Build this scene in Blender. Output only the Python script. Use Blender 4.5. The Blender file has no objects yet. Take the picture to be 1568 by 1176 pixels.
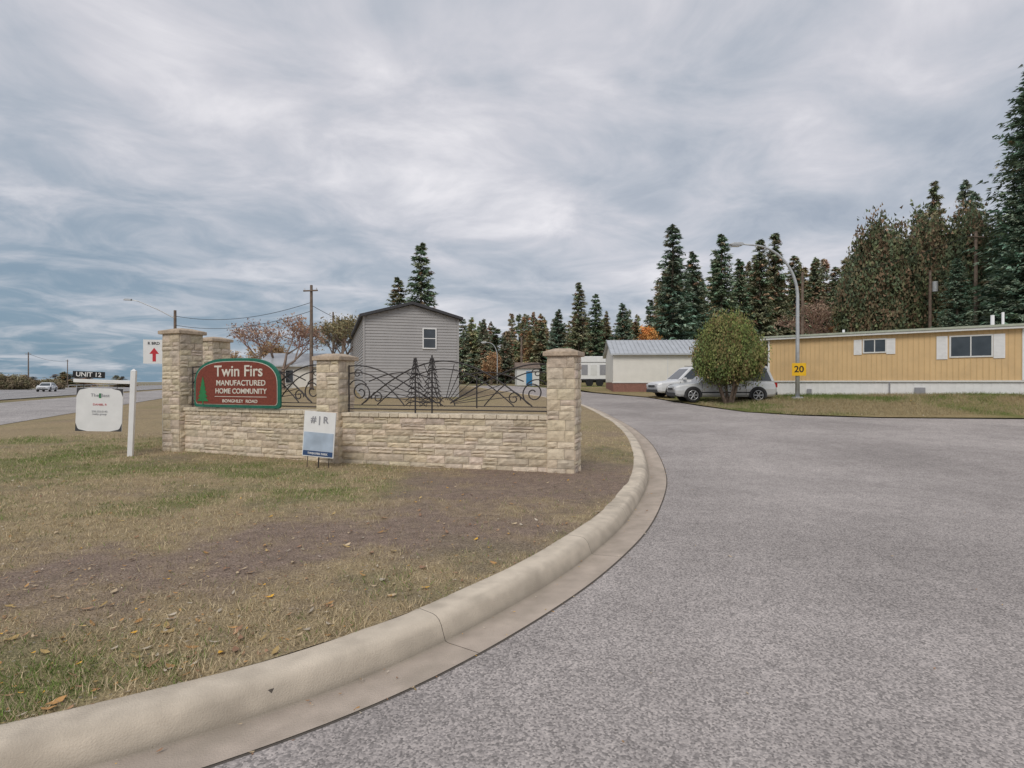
import bpy, math, random
import numpy as np
from mathutils import Vector, Matrix
from mathutils.geometry import delaunay_2d_cdt
random.seed(7); RNG=np.random.default_rng(7)
scene=bpy.context.scene
COL=scene.collection

# ------------------------------------------------------------ helpers
def vnoise(x,y,s,seed=0):
    x=np.asarray(x,float)/s; y=np.asarray(y,float)/s
    i=np.floor(x); j=np.floor(y); fx=x-i; fy=y-j
    fx=fx*fx*(3-2*fx); fy=fy*fy*(3-2*fy)
    def hs(a,b):
        n=np.sin(a*127.1+b*311.7+seed*74.7)*43758.5453
        return n-np.floor(n)
    return (hs(i,j)*(1-fx)+hs(i+1,j)*fx)*(1-fy)+(hs(i,j+1)*(1-fx)+hs(i+1,j+1)*fx)*fy
def fbm(x,y,s,seed=0):
    return .5*vnoise(x,y,s,seed)+.3*vnoise(x,y,s*.45,seed+3)+.2*vnoise(x,y,s*.2,seed+9)
def sm(t):
    t=np.clip(t,0,1); return t*t*(3-2*t)
def sdist(x,y): return -.915*x-.403*y          # distance to the left, measured square to the highway
def hgt(x,y):
    x=np.asarray(x,float); y=np.asarray(y,float)
    r=.033*np.clip(y-10,0,35)+.2*(1-np.exp(-np.clip(y-45,0,None)/15))
    w=sm((5-sdist(x,y))/10)
    bank=.06*np.clip(x-10,0,20)*sm((y-20)/4)
    return r*w+bank
def H(x,y): return float(hgt(x,y))

class MB:
    def __init__(s): s.v=[]; s.f=[]; s.c=[]
    def add(s,vs,fs,col=(1,1,1)):
        o=len(s.v); s.v+= [tuple(p) for p in vs]; s.f+=[tuple(i+o for i in f) for f in fs]
        s.c+=[col]*len(vs)
    def box(s,x0,x1,y0,y1,z0,z1,col=(1,1,1),M=None):
        vs=[Vector((x,y,z)) for z in (z0,z1) for y in (y0,y1) for x in (x0,x1)]
        if M: vs=[M@p for p in vs]
        s.add(vs,[(0,2,3,1),(4,5,7,6),(0,1,5,4),(2,6,7,3),(0,4,6,2),(1,3,7,5)],col)
    def tube(s,path,r,n=8,col=(1,1,1),cap=True):
        path=[Vector(p) for p in path]; m=len(path)
        rs=r if hasattr(r,'__len__') else [r]*m
        vs=[];fs=[]
        prev=None
        for k,p in enumerate(path):
            t=(path[min(k+1,m-1)]-path[max(k-1,0)]).normalized()
            if prev is None:
                a=Vector((0,0,1)) if abs(t.z)<.9 else Vector((1,0,0))
                u=t.cross(a).normalized()
            else:
                u=(prev-t*prev.dot(t)).normalized()
            prev=u; w=t.cross(u)
            for q in range(n):
                an=2*math.pi*q/n
                vs.append(p+(u*math.cos(an)+w*math.sin(an))*rs[k])
        for k in range(m-1):
            for q in range(n):
                a=k*n+q;b=k*n+(q+1)%n
                fs.append((a,b,b+n,a+n))
        if cap:
            fs.append(tuple(range(n))[::-1]); fs.append(tuple((m-1)*n+q for q in range(n)))
        s.add(vs,fs,col)
    def poly_prism(s,pts,axis,a0,a1,col=(1,1,1)):
        def mk(p,a):
            if axis=='y': return (p[0],a,p[1])
            if axis=='x': return (a,p[0],p[1])
            return (p[0],p[1],a)
        n=len(pts)
        vs=[mk(p,a0) for p in pts]+[mk(p,a1) for p in pts]
        fs=[tuple(range(n))[::-1],tuple(range(n,2*n))]+[(i,(i+1)%n,(i+1)%n+n,i+n) for i in range(n)]
        s.add(vs,fs,col)
    def obj(s,name,mat,parent=None,smooth=False,bevel=0):
        me=bpy.data.meshes.new(name); me.from_pydata(s.v,[],s.f); me.update()
        ca=me.color_attributes.new('Col','FLOAT_COLOR','POINT')
        arr=np.ones((len(s.v),4),np.float32); arr[:,:3]=np.array(s.c,np.float32).reshape(-1,3)
        ca.data.foreach_set('color',arr.ravel())
        me.materials.append(mat)
        if smooth: me.polygons.foreach_set('use_smooth',[True]*len(me.polygons))
        o=bpy.data.objects.new(name,me); COL.objects.link(o)
        if parent: o.parent=parent
        if bevel:
            b=o.modifiers.new('bevel','BEVEL'); b.width=bevel; b.segments=2; b.limit_method='ANGLE'
        return o
def fast_mesh(name,V,F,C,mat,smooth=False):
    V=np.asarray(V,np.float32); F=np.asarray(F,np.int32)
    me=bpy.data.meshes.new(name); k=F.shape[1]
    me.vertices.add(len(V)); me.vertices.foreach_set('co',V.ravel())
    me.loops.add(F.size); me.loops.foreach_set('vertex_index',F.ravel())
    me.polygons.add(len(F)); me.polygons.foreach_set('loop_start',np.arange(0,F.size,k,dtype=np.int32))
    if smooth: me.polygons.foreach_set('use_smooth',np.ones(len(F),bool))
    me.update(calc_edges=True); me.validate()
    ca=me.color_attributes.new('Col','FLOAT_COLOR','POINT')
    arr=np.ones((len(V),4),np.float32); arr[:,:3]=C; ca.data.foreach_set('color',arr.ravel())
    me.materials.append(mat); return me
def link(name,me,loc=(0,0,0),rz=0,sc=(1,1,1),parent=None):
    o=bpy.data.objects.new(name,me); COL.objects.link(o); o.location=loc; o.rotation_euler=(0,0,rz); o.scale=sc
    if parent: o.parent=parent
    return o
def group(name,loc,rz=0):
    e=bpy.data.objects.new(name,None); COL.objects.link(e); e.location=loc; e.rotation_euler=(0,0,rz); e.empty_display_size=.3
    return e
def text(name,body,size,loc,mat,parent,ex=.004,off=0.0,align='CENTER',sx=1,rot=(math.pi/2,0,0)):
    cu=bpy.data.curves.new(name,'FONT'); cu.body=body; cu.size=size; cu.extrude=ex; cu.offset=off
    cu.align_x=align; cu.align_y='CENTER'; cu.materials.append(mat)
    o=bpy.data.objects.new(name,cu); COL.objects.link(o); o.parent=parent; o.location=loc
    o.rotation_euler=rot; o.scale=(sx,1,1); return o

# ------------------------------------------------------------ materials
def mat(name,base=(.5,.5,.5),rough=.8,metal=0,attr=False,n_scale=8,n_amt=.15,bump=0,b_scale=40,spec=.3,dirt=None):
    m=bpy.data.materials.new(name); m.use_nodes=True; nt=m.node_tree; N=nt.nodes; L=nt.links
    b=N['Principled BSDF']; b.inputs['Roughness'].default_value=rough; b.inputs['Metallic'].default_value=metal
    b.inputs['Specular IOR Level'].default_value=spec
    tc=N.new('ShaderNodeTexCoord')
    no=N.new('ShaderNodeTexNoise'); no.inputs['Scale'].default_value=n_scale; no.inputs['Detail'].default_value=5
    L.new(tc.outputs['Object'],no.inputs['Vector'])
    mr=N.new('ShaderNodeMapRange'); mr.inputs[1].default_value=.25; mr.inputs[2].default_value=.75
    mr.inputs[3].default_value=1-n_amt; mr.inputs[4].default_value=1+n_amt
    L.new(no.outputs['Fac'],mr.inputs[0])
    mx=N.new('ShaderNodeMix'); mx.data_type='RGBA'; mx.blend_type='MULTIPLY'; mx.inputs[0].default_value=1
    mx.inputs[6].default_value=(*base,1)
    L.new(mr.outputs[0],mx.inputs[7])
    last=mx.outputs[2]
    if attr:
        at=N.new('ShaderNodeAttribute'); at.attribute_name='Col'
        m2=N.new('ShaderNodeMix'); m2.data_type='RGBA'; m2.blend_type='MULTIPLY'; m2.inputs[0].default_value=1
        L.new(last,m2.inputs[6]); L.new(at.outputs['Color'],m2.inputs[7]); last=m2.outputs[2]
    if dirt:
        n3=N.new('ShaderNodeTexNoise'); n3.inputs['Scale'].default_value=dirt[1]; n3.inputs['Detail'].default_value=6
        L.new(tc.outputs['Object'],n3.inputs['Vector'])
        r3=N.new('ShaderNodeMapRange'); r3.inputs[1].default_value=.48; r3.inputs[2].default_value=.7; r3.inputs[4].default_value=dirt[2]
        L.new(n3.outputs['Fac'],r3.inputs[0])
        m3=N.new('ShaderNodeMix'); m3.data_type='RGBA'; L.new(r3.outputs[0],m3.inputs[0]); L.new(last,m3.inputs[6])
        m3.inputs[7].default_value=(*dirt[0],1); last=m3.outputs[2]
    L.new(last,b.inputs['Base Color'])
    if bump:
        n2=N.new('ShaderNodeTexNoise'); n2.inputs['Scale'].default_value=b_scale; n2.inputs['Detail'].default_value=6
        L.new(tc.outputs['Object'],n2.inputs['Vector'])
        bp=N.new('ShaderNodeBump'); bp.inputs['Strength'].default_value=bump; bp.inputs['Distance'].default_value=.02
        L.new(n2.outputs['Fac'],bp.inputs['Height']); L.new(bp.outputs[0],b.inputs['Normal'])
    return m
M_stone=mat('split_face_stone',(.67,.58,.46),.95,attr=True,n_scale=14,n_amt=.2,bump=.7,b_scale=60,dirt=((.28,.25,.20),2.5,.35))
M_mortar=mat('mortar',(.36,.32,.26),.95,bump=.5)
M_cap=mat('cap_stone',(.50,.40,.30),.9,n_scale=20,n_amt=.25,bump=.6,dirt=((.22,.18,.14),6,.45))
M_iron=mat('wrought_iron',(.045,.04,.04),.55,n_amt=.3,n_scale=30)
M_white=mat('white_paint',(.80,.80,.79),.6,n_scale=5,n_amt=.06)
M_whiteold=mat('weathered_white',(.72,.72,.70),.7,n_scale=3,n_amt=.10,dirt=((.40,.37,.32),3,.3))
M_black=mat('black_paint',(.02,.02,.022),.5)
M_green=mat('sign_green',(.02,.15,.10),.5,n_amt=.2)
M_maroon=mat('sign_maroon',(.20,.05,.032),.6,n_amt=.25,n_scale=25)
M_cream=mat('letter_cream',(.68,.64,.56),.6)
M_fir=mat('sign_fir_green',(.03,.20,.07),.6)
M_red=mat('sign_red',(.55,.04,.05),.5)
M_blue=mat('sign_navy',(.04,.08,.18),.5)
M_pale=mat('sign_pale_blue',(.42,.50,.60),.45,n_scale=3,n_amt=.3)
M_amber=mat('sign_amber',(.85,.50,.02),.5,n_amt=.08)
M_grey=mat('text_grey',(.3,.3,.32),.6)
M_galv=mat('galvanised_steel',(.50,.52,.53),.45,metal=.4,n_scale=6,n_amt=.15)
M_wood=mat('pole_wood',(.19,.145,.115),.9,n_scale=4,n_amt=.35,bump=.4)
M_siding=mat('grey_vinyl_siding',(.39,.38,.375),.6,n_scale=1.5,n_amt=.06)
M_darktrim=mat('charcoal_trim',(.06,.06,.065),.6)
M_glass=mat('window_glass',(.05,.06,.07),.08,n_amt=.3,n_scale=2,spec=.7)
M_yel=mat('tan_panel',(.70,.49,.255),.6,n_scale=1.2,n_amt=.07,dirt=((.50,.36,.20),1.5,.35))
M_yel2=mat('tan_batten',(.60,.43,.22),.6,n_scale=2,n_amt=.1)
M_metalroof=mat('metal_roof',(.52,.54,.56),.4,metal=.3,n_scale=2,n_amt=.12)
M_brick=mat('brick_skirting',(.27,.14,.11),.9,n_scale=25,n_amt=.4,bump=.5)
M_cream_wall=mat('cream_wall',(.76,.74,.68),.7,n_scale=2,n_amt=.06)
M_bark=mat('bark',(.16,.12,.095),.95,n_scale=10,n_amt=.4,bump=.8)
M_leafc=mat('foliage',(1,1,1),.8,attr=True,n_scale=3,n_amt=.2,spec=.15)
M_grass=mat('grass_blades',(1,1,1),.85,attr=True,n_amt=.1,spec=.1)
M_litter=mat('leaf_litter',(1,1,1),.7,attr=True,n_amt=.15,spec=.2)
M_tyre=mat('tyre_rubber',(.025,.025,.026),.85)
M_rim=mat('alloy_rim',(.45,.46,.47),.35,metal=.5)
M_silver=mat('silver_car_paint',(.60,.61,.61),.3,metal=.25,n_amt=.04,spec=.6)
M_wcar=mat('white_car_paint',(.74,.75,.76),.3,n_amt=.03,spec=.6)
M_plastic=mat('dark_plastic',(.045,.045,.047),.6)
M_lens=mat('lamp_lens',(.65,.66,.68),.15,spec=.8)
M_tail=mat('tail_lamp',(.35,.02,.02),.25)
M_conc=mat('kerb_concrete',(.60,.52,.415),.9,attr=True,n_scale=7,n_amt=.12,bump=.35,b_scale=120,dirt=((.34,.29,.23),3.2,.6))
M_cbase=mat('concrete_base',(.48,.47,.44),.9,bump=.3)
M_paintline=mat('road_paint',(.66,.66,.64),.7,n_scale=10,n_amt=.15)
M_bluet=mat('blue_tarp',(.04,.22,.45),.6)
M_seam=mat('joint_filler',(.11,.095,.08),.95,bump=.4)

def ground_mat():
    m=mat('lawn_soil',(1,1,1),.95,attr=True,n_scale=9,n_amt=.22,bump=1.0,b_scale=55,spec=.1)
    nt=m.node_tree; N=nt.nodes; L=nt.links; b=N['Principled BSDF']
    src=b.inputs['Base Color'].links[0].from_socket; tc=[n for n in N if n.type=='TEX_COORD'][0]
    v=N.new('ShaderNodeTexNoise'); v.inputs['Scale'].default_value=70; v.inputs['Detail'].default_value=4; v.inputs['Roughness'].default_value=.75
    L.new(tc.outputs['Object'],v.inputs['Vector'])
    cr=N.new('ShaderNodeValToRGB'); e=cr.color_ramp.elements
    e[0].position=.35; e[0].color=(.45,.42,.40,1); e[1].position=.62; e[1].color=(1.5,1.45,1.38,1)
    L.new(v.outputs['Fac'],cr.inputs[0])
    x=N.new('ShaderNodeMix'); x.data_type='RGBA'; x.blend_type='MULTIPLY'; x.inputs[0].default_value=1
    L.new(src,x.inputs[6]); L.new(cr.outputs[0],x.inputs[7])
    prev=x.outputs[2]
    for sc_,th,am,c in ((38,.74,.65,(.42,.37,.32,1)),(16,.86,.7,(.38,.29,.20,1))):
        vo=N.new('ShaderNodeTexVoronoi'); vo.inputs['Scale'].default_value=sc_; L.new(tc.outputs['Object'],vo.inputs['Vector'])
        bw=N.new('ShaderNodeRGBToBW'); L.new(vo.outputs['Color'],bw.inputs[0])
        g1=N.new('ShaderNodeMath'); g1.operation='GREATER_THAN'; g1.inputs[1].default_value=th; L.new(bw.outputs[0],g1.inputs[0])
        g2=N.new('ShaderNodeMath'); g2.operation='LESS_THAN'; g2.inputs[1].default_value=.28; L.new(vo.outputs['Distance'],g2.inputs[0])
        g3=N.new('ShaderNodeMath'); g3.operation='MULTIPLY'; L.new(g1.outputs[0],g3.inputs[0]); L.new(g2.outputs[0],g3.inputs[1])
        g4=N.new('ShaderNodeMath'); g4.operation='MULTIPLY'; g4.inputs[1].default_value=am; L.new(g3.outputs[0],g4.inputs[0])
        y=N.new('ShaderNodeMix'); y.data_type='RGBA'; L.new(g4.outputs[0],y.inputs[0]); L.new(prev,y.inputs[6]); y.inputs[7].default_value=c
        prev=y.outputs[2]
    L.new(prev,b.inputs['Base Color'])
    return m
M_lawn=ground_mat()
def asphalt(name,base,fine=85,c0=.60,c1=1.42):
    m=bpy.data.materials.new(name); m.use_nodes=True; nt=m.node_tree; N=nt.nodes; L=nt.links
    b=N['Principled BSDF']; b.inputs['Roughness'].default_value=.9; b.inputs['Specular IOR Level'].default_value=.12
    tc=N.new('ShaderNodeTexCoord')
    vo=N.new('ShaderNodeTexVoronoi'); vo.inputs['Scale'].default_value=fine; L.new(tc.outputs['Object'],vo.inputs['Vector'])
    bw=N.new('ShaderNodeRGBToBW'); L.new(vo.outputs['Color'],bw.inputs[0])
    cr=N.new('ShaderNodeValToRGB'); e=cr.color_ramp.elements
    e[0].position=.18; e[0].color=(c0,c0,c0,1); e[1].position=.85; e[1].color=(c1,c1*.985,c1*.97,1)
    k=e.new(.5); k.color=(.99,.98,.98,1)
    L.new(bw.outputs[0],cr.inputs[0])
    a=N.new('ShaderNodeMix'); a.data_type='RGBA'; a.blend_type='MULTIPLY'; a.inputs[0].default_value=1; a.inputs[6].default_value=(*base,1)
    L.new(cr.outputs[0],a.inputs[7]); prev=a.outputs[2]
    for sc_,det,lo_,hi_,f,t in ((.30,7,.33,.67,.80,1.10),(1.6,5,.3,.7,.91,1.07),(6,4,.3,.7,.92,1.07),(24,2,.2,.32,.5,1.0)):
        no=N.new('ShaderNodeTexNoise'); no.inputs['Scale'].default_value=sc_; no.inputs['Detail'].default_value=det; L.new(tc.outputs['Object'],no.inputs['Vector'])
        mr=N.new('ShaderNodeMapRange'); mr.inputs[1].default_value=lo_; mr.inputs[2].default_value=hi_; mr.inputs[3].default_value=f; mr.inputs[4].default_value=t
        L.new(no.outputs['Fac'],mr.inputs[0])
        c=N.new('ShaderNodeMix'); c.data_type='RGBA'; c.blend_type='MULTIPLY'; c.inputs[0].default_value=1
        L.new(prev,c.inputs[6]); L.new(mr.outputs[0],c.inputs[7]); prev=c.outputs[2]
    L.new(prev,b.inputs['Base Color'])
    bp=N.new('ShaderNodeBump'); bp.inputs['Strength'].default_value=.5; bp.inputs['Distance'].default_value=.006
    L.new(vo.outputs['Distance'],bp.inputs['Height']); bp.invert=True; L.new(bp.outputs[0],b.inputs['Normal'])
    return m
M_asph=asphalt('worn_asphalt',(.405,.370,.350),92)
M_asph2=asphalt('highway_asphalt',(.35,.34,.335),20)
M_side=asphalt('frontage_asphalt',(.41,.385,.37),30)

# ------------------------------------------------------------ sheets
def sheet(name,poly,m,zfun,regions,colfun=None):
    pts=[Vector(p) for p in poly]; nb=len(pts)
    P=np.array([(p.x,p.y) for p in pts])
    def inside(q):
        x,y=q[:,0],q[:,1]; c=np.zeros(len(q),bool)
        for i in range(nb):
            x1,y1=P[i];x2,y2=P[(i+1)%nb]
            if y1==y2: continue
            t=((y1>y)!=(y2>y))&(x<(x2-x1)*(y-y1)/(y2-y1)+x1); c^=t
        return c
    for k,(x0,x1,y0,y1,st) in enumerate(regions):
        gx,gy=np.meshgrid(np.arange(x0,x1,st),np.arange(y0,y1,st)); q=np.stack([gx.ravel(),gy.ravel()],1)
        q+=RNG.uniform(-.2,.2,q.shape)*st
        keep=inside(q)
        for (a0,a1,b0,b1,_) in regions[:k]:
            keep&=~((q[:,0]>a0)&(q[:,0]<a1)&(q[:,1]>b0)&(q[:,1]<b1))
        pts+=[Vector(p) for p in q[keep]]
    V,E,F,_,_,_=delaunay_2d_cdt(pts,[],[list(range(nb))],1,1e-5)
    A=np.array([(v.x,v.y) for v in V]); Z=zfun(A[:,0],A[:,1])
    C=colfun(A[:,0],A[:,1]) if colfun else np.ones((len(A),3))
    me=bpy.data.meshes.new(name); me.from_pydata([(a[0],a[1],z) for a,z in zip(A,Z)],[],[tuple(f) for f in F]); me.update()
    ca=me.color_attributes.new('Col','FLOAT_COLOR','POINT'); arr=np.ones((len(A),4),np.float32); arr[:,:3]=C
    ca.data.foreach_set('color',arr.ravel()); me.materials.append(m)
    bm_flip=sum(1 for p in list(me.polygons)[:50] if p.normal.z<0)
    if bm_flip>25: me.flip_normals()
    me.polygons.foreach_set('use_smooth',[True]*len(me.polygons))
    o=bpy.data.objects.new(name,me); COL.objects.link(o); return o
def catmull(ps,step=.15):
    ps=[np.array(p,float) for p in ps]; ps=[2*ps[0]-ps[1]]+ps+[2*ps[-1]-ps[-2]]
    out=[]
    for i in range(1,len(ps)-2):
        p0,p1,p2,p3=ps[i-1:i+3]; n=max(2,int(np.linalg.norm(p2-p1)/step))
        for k in range(n):
            t=k/n
            out.append(.5*((2*p1)+(-p0+p2)*t+(2*p0-5*p1+4*p2-p3)*t*t+(-p0+3*p1-3*p2+p3)*t**3))
    out.append(ps[-2]); return np.array(out)
edge=catmull([(-8.5,.5),(-5,1.0),(-3,1.5),(-2.1,1.88),(-1.42,2.25),(-.838,2.665),(-.30,3.204),(.363,4.1),(.892,4.98),(1.607,6.5),(2.5,9.2),(3.1,12.1),(3.47,15),(3.62,18.9),(3.4,25.6),(2.2,30.5),(0,36.5),(-5,52)])
for _ in range(8): edge[1:-1]=(edge[:-2]+edge[1:-1]*2+edge[2:])/4
tan=np.gradient(edge,axis=0); tan/=np.linalg.norm(tan,axis=1)[:,None]
nor=np.stack([-tan[:,1],tan[:,0]],1)
for _ in range(12): nor[1:-1]=(nor[:-2]+nor[1:-1]*2+nor[2:])/4
nor/=np.linalg.norm(nor,axis=1)[:,None]
arc=np.concatenate([[0],np.cumsum(np.linalg.norm(np.diff(edge,axis=0),axis=1))])
KW=.555
ragged=(fbm(arc,arc*0,.35,55)-.5)*.05
lawn_edge=edge+nor*(KW-.03+ragged[:,None]*.8)

# dirt / green fields ------------------------------------------------
def fields(x,y):
    a=np.array([-3.4,3.7]); b=np.array([1.3,8.4]); d=b-a; L=np.linalg.norm(d); d/=L
    px=x-a[0]; py=y-a[1]; t=np.clip(px*d[0]+py*d[1],-6,L); dx=px-t*d[0]; dy=py-t*d[1]
    wob=(vnoise(x,y,1.7,63)-.5)*1.2
    dist=np.hypot(dx,dy)+wob*.8
    n=fbm(x,y,1.1,1); n2=fbm(x,y,.5,5); n3=fbm(x,y,2.4,11); n4=fbm(x,y,.28,15)
    wd=1.25+.45*np.clip((t/L),0,1)
    dirt=np.exp(-(np.clip(dist,0,None)/wd)**2)*.95+(n-.5)*1.5+(n2-.5)*1.4+(n4-.5)*1.1
    base=np.exp(-(((x-.4)/2.8)**2+((y-9.0)/1.1)**2))*.5
    dirt=np.clip(dirt+base-.08,0,1)
    green=sm(( -x-1.6)/3)*sm((y-5.0)/2)*.60*sm((17-y)/5)+ .9*np.exp(-(((x+2.35)/.6)**2+((y-2.9)/.45)**2))
    green+= .30*np.exp(-(((x+1.3)/2)**2+((y-8)/1)**2))+.5*np.exp(-(((x+.1)/.35)**2+((y-5.1)/.2)**2))
    green=np.clip(green*1.15+(n3-.5)*2.2+(n2-.5)*1.8+(n4-.5)*1.0-.22,0,1)*(1-.75*dirt)
    return dirt,green
C_dirt=np.array([.255,.20,.165]); C_straw=np.array([.40,.325,.205]); C_green=np.array([.15,.18,.06])
def lawn_col(x,y):
    d,g=fields(x,y); d=d[:,None]; g=g[:,None]
    c=C_straw*.85*(1-d)+C_dirt*d; return c*(1-g*.8)+C_green*g*.8
def lawn_z(x,y):
    s=sdist(x,y)
    return hgt(x,y)+.128*sm((8.7-s)/2.5)+ (fbm(x,y,.8,20)-.5)*.03+(vnoise(x,y,.12,21)-.5)*.012*(y<12)
isl=[tuple(p) for p in lawn_edge[::2]]+[(-8,60),(-36,60),(-9.9,.4)]
lawn=sheet('lawn',isl,M_lawn,lawn_z,[(-8,3.5,1.6,9,.07),(-12,5,1,15,.2),(-40,6,0,61,1.2)],lawn_col)

gx=np.unique(np.concatenate([-np.geomspace(60,3000,22),np.arange(-60,61,1.5),np.geomspace(62,3000,22)]))
gy=np.unique(np.concatenate([-np.geomspace(30,2500,14),np.arange(-30,91,1.5),np.geomspace(92,4000,26)]))
GX,GY=np.meshgrid(gx,gy); V=np.stack([GX.ravel(),GY.ravel(),(hgt(GX,GY)-.07).ravel()],1)
I=np.arange(len(V)).reshape(GX.shape)
F=np.stack([I[:-1,:-1],I[:-1,1:],I[1:,1:],I[1:,:-1]],-1).reshape(-1,4)
gn=fbm(V[:,0],V[:,1],6,31)[:,None]; gn=np.clip((gn-.42)*3,0,1)
GC=np.array([.28,.225,.14])*(1-gn)+np.array([.15,.165,.07])*gn
link('ground',fast_mesh('ground',V,F,GC,M_lawn,True))

road_poly=[tuple(p) for p in (edge-nor*.010)[::2]]+[(-1,56),(3,44),(5.2,37),(7.6,32.0),(8.5,25.5),(9.2,22.4),(10.6,20.9),(13,20.0),(17.6,19.6),(40,19),(40,-15),(-2,-15)]
road=sheet('road',road_poly,M_asph,lambda x,y:hgt(x,y),[(-9,40,-15,56,1.0)])
def verge_col(x,y):
    n=np.clip((fbm(x,y,2.2,41)-.38)*3.2,0,1)[:,None]
    return np.array([.31,.25,.14])*(1-n)+np.array([.15,.175,.055])*n
vp=[(4.2,44.5),(5.3,37.2),(7.7,32.1),(8.6,25.6),(9.3,22.5),(10.7,21.0),(13,20.1),(17.6,19.7),(40,19.1),(60,45),(40,62),(2,62)]
sheet('grass_verge',vp,M_lawn,lambda x,y:hgt(x,y)+.03+(fbm(x,y,.9,20)-.5)*.05,[(4,60,18,62,.7)],verge_col)

prof=[(0,.004),(.14,-.004),(.255,-.012),(.285,-.008),(.300,.028),(.322,.085),(.342,.113),(.368,.129),(.40,.136),(.52,.137),(.545,.130),(.557,.06)]
kb=MB(); tot=arc[-1]; rnd=random.Random(3); joints=[0]
while joints[-1]<tot-.3: joints.append(min(tot,joints[-1]+rnd.choice([1.5,3.0,3.0,2.2])))
for a,b in zip(joints[:-1],joints[1:]):
    n=max(2,int((b-a)/.12)); ss=np.linspace(a+.0025,b-.0025,n+1); tone=rnd.uniform(.95,1.04)
    vs=[];cs=[]
    for q in ss:
        ex=np.interp(q,arc,edge[:,0]);ey=np.interp(q,arc,edge[:,1]);nx_=np.interp(q,arc,nor[:,0]);ny_=np.interp(q,arc,nor[:,1])
        for k,(d,z) in enumerate(prof):
            x=ex+nx_*d;y=ey+ny_*d
            z=z+(float(vnoise(q,0,.5,3))-.5)*.006*(k>4)
            vs.append((x,y,H(ex,ey)+z))
            g=(.82,.80,.70,.55,.80,.92,1.0,1.05,1.08,1.06,.95,.6)[k]  # kerb shading put into the colour: pale top, darker face, shadow-and-debris line at base
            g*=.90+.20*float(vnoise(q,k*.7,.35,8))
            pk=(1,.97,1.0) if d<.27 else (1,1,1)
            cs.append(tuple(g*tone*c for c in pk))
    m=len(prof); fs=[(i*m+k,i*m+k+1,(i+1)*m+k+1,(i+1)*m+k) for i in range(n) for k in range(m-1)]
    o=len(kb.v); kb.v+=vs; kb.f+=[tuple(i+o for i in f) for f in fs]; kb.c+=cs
kg=group('concrete_kerb',(0,0,0))
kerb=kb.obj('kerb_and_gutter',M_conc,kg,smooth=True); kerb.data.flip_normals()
try: kerb.data.set_sharp_from_angle(angle=math.radians(38))
except Exception: pass
fb=MB(); m=len(prof); vs=[]
for e_,n_ in zip(edge,nor):
    h_=H(*e_)
    for d,z in [(-.016,.0)]+prof[1:]:
        p=e_+n_*max(d,-.016); vs.append((p[0],p[1],h_+z-.004 if d>0 else h_+.0015))
fb.add(vs,[(i*m+k,(i+1)*m+k,(i+1)*m+k+1,i*m+k+1) for i in range(len(edge)-1) for k in range(m-1)])
fb.obj('joint_filler',M_seam,kg)

dv=np.array([-.403,.915]); nv=np.array([-.915,-.403])
def strip(name,s0,s1,m,z,a0=-60,a1=1500,parent=None):
    mb=MB(); st=[a0]+list(np.arange(a0+10,200,10))+[300,500,900,a1]
    vs=[]
    for a in st:
        for s in (s0,s1):
            p=dv*a+nv*s; vs.append((p[0],p[1],H(p[0],p[1])+z))
    mb.add(vs,[(2*i,2*i+1,2*i+3,2*i+2)[::-1] for i in range(len(st)-1)])
    o=mb.obj(name,m); 
    if o.data.polygons[0].normal.z<0: o.data.flip_normals()
    if parent: o.parent=parent
    return o
fr=strip('frontage_road',8.9,18.3,M_side,.004)
hw=strip('highway',21.5,50,M_asph2,.006)
for i,s in enumerate((22.5,35.4,36.0,49)): strip('edge_line_%d'%i,s,s+.22,M_paintline,.012,parent=hw)
dash=MB()
for s in (28.8,42.5):
    for a in range(-20,300,9):
        p=[dv*(a+t)+nv*(s+w) for t,w in ((0,0),(3,0),(3,.2),(0,.2))]
        dash.add([(q[0],q[1],H(q[0],q[1])+.014) for q in p],[(0,1,2,3)])
dash.obj('lane_dashes',M_paintline,hw)
gr=MB()
pts=[dv*a+nv*51.5 for a in np.arange(20,420,8)]
gr.tube([(p[0],p[1],.62) for p in pts],.13,4)
for p in pts: gr.box(p[0]-.07,p[0]+.07,p[1]-.07,p[1]+.07,-.1,.7)
gr.obj('guard_rail',M_galv)

# ------------------------------------------------------------ grass + litter
def blades(name,n,x0,x1,y0,y1,dens,colf,zf,hs,near=True):
    if near:
        D=y0*(y1/y0)**RNG.random(n); x=RNG.uniform(-1.0,1.0,n)*D*.95
    else:
        D=RNG.uniform(y0,y1,n); x=RNG.uniform(x0,x1,n)
    y=D
    k=(x>x0)&(x<x1)&dens(x,y); x=x[k];y=y[k]; n=len(x)
    z=zf(x,y); a=RNG.uniform(0,2*np.pi,n); sc=1+.09*y
    tuft=.6+.9*vnoise(x,y,.16,77)
    h=RNG.uniform(hs[0],hs[1],n)*sc**.5*tuft; w=.0022*sc; lean=RNG.uniform(.2,1.3,n)*h; la=RNG.uniform(0,2*np.pi,n)
    V=np.zeros((n,3,3)); V[:,0]=np.stack([x-np.cos(a)*w,y-np.sin(a)*w,z-.004],1); V[:,1]=np.stack([x+np.cos(a)*w,y+np.sin(a)*w,z-.004],1)
    V[:,2]=np.stack([x+np.cos(la)*lean,y+np.sin(la)*lean,z+h],1)
    C=np.repeat(colf(x,y),3,axis=0)
    F=np.arange(3*n).reshape(-1,3)
    link(name,fast_mesh(name,V.reshape(-1,3),F,C,M_grass))
from mathutils.kdtree import KDTree
kd=KDTree(len(edge)); [kd.insert((e[0],e[1],0),i) for i,e in enumerate(edge)]; kd.balance()
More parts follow.
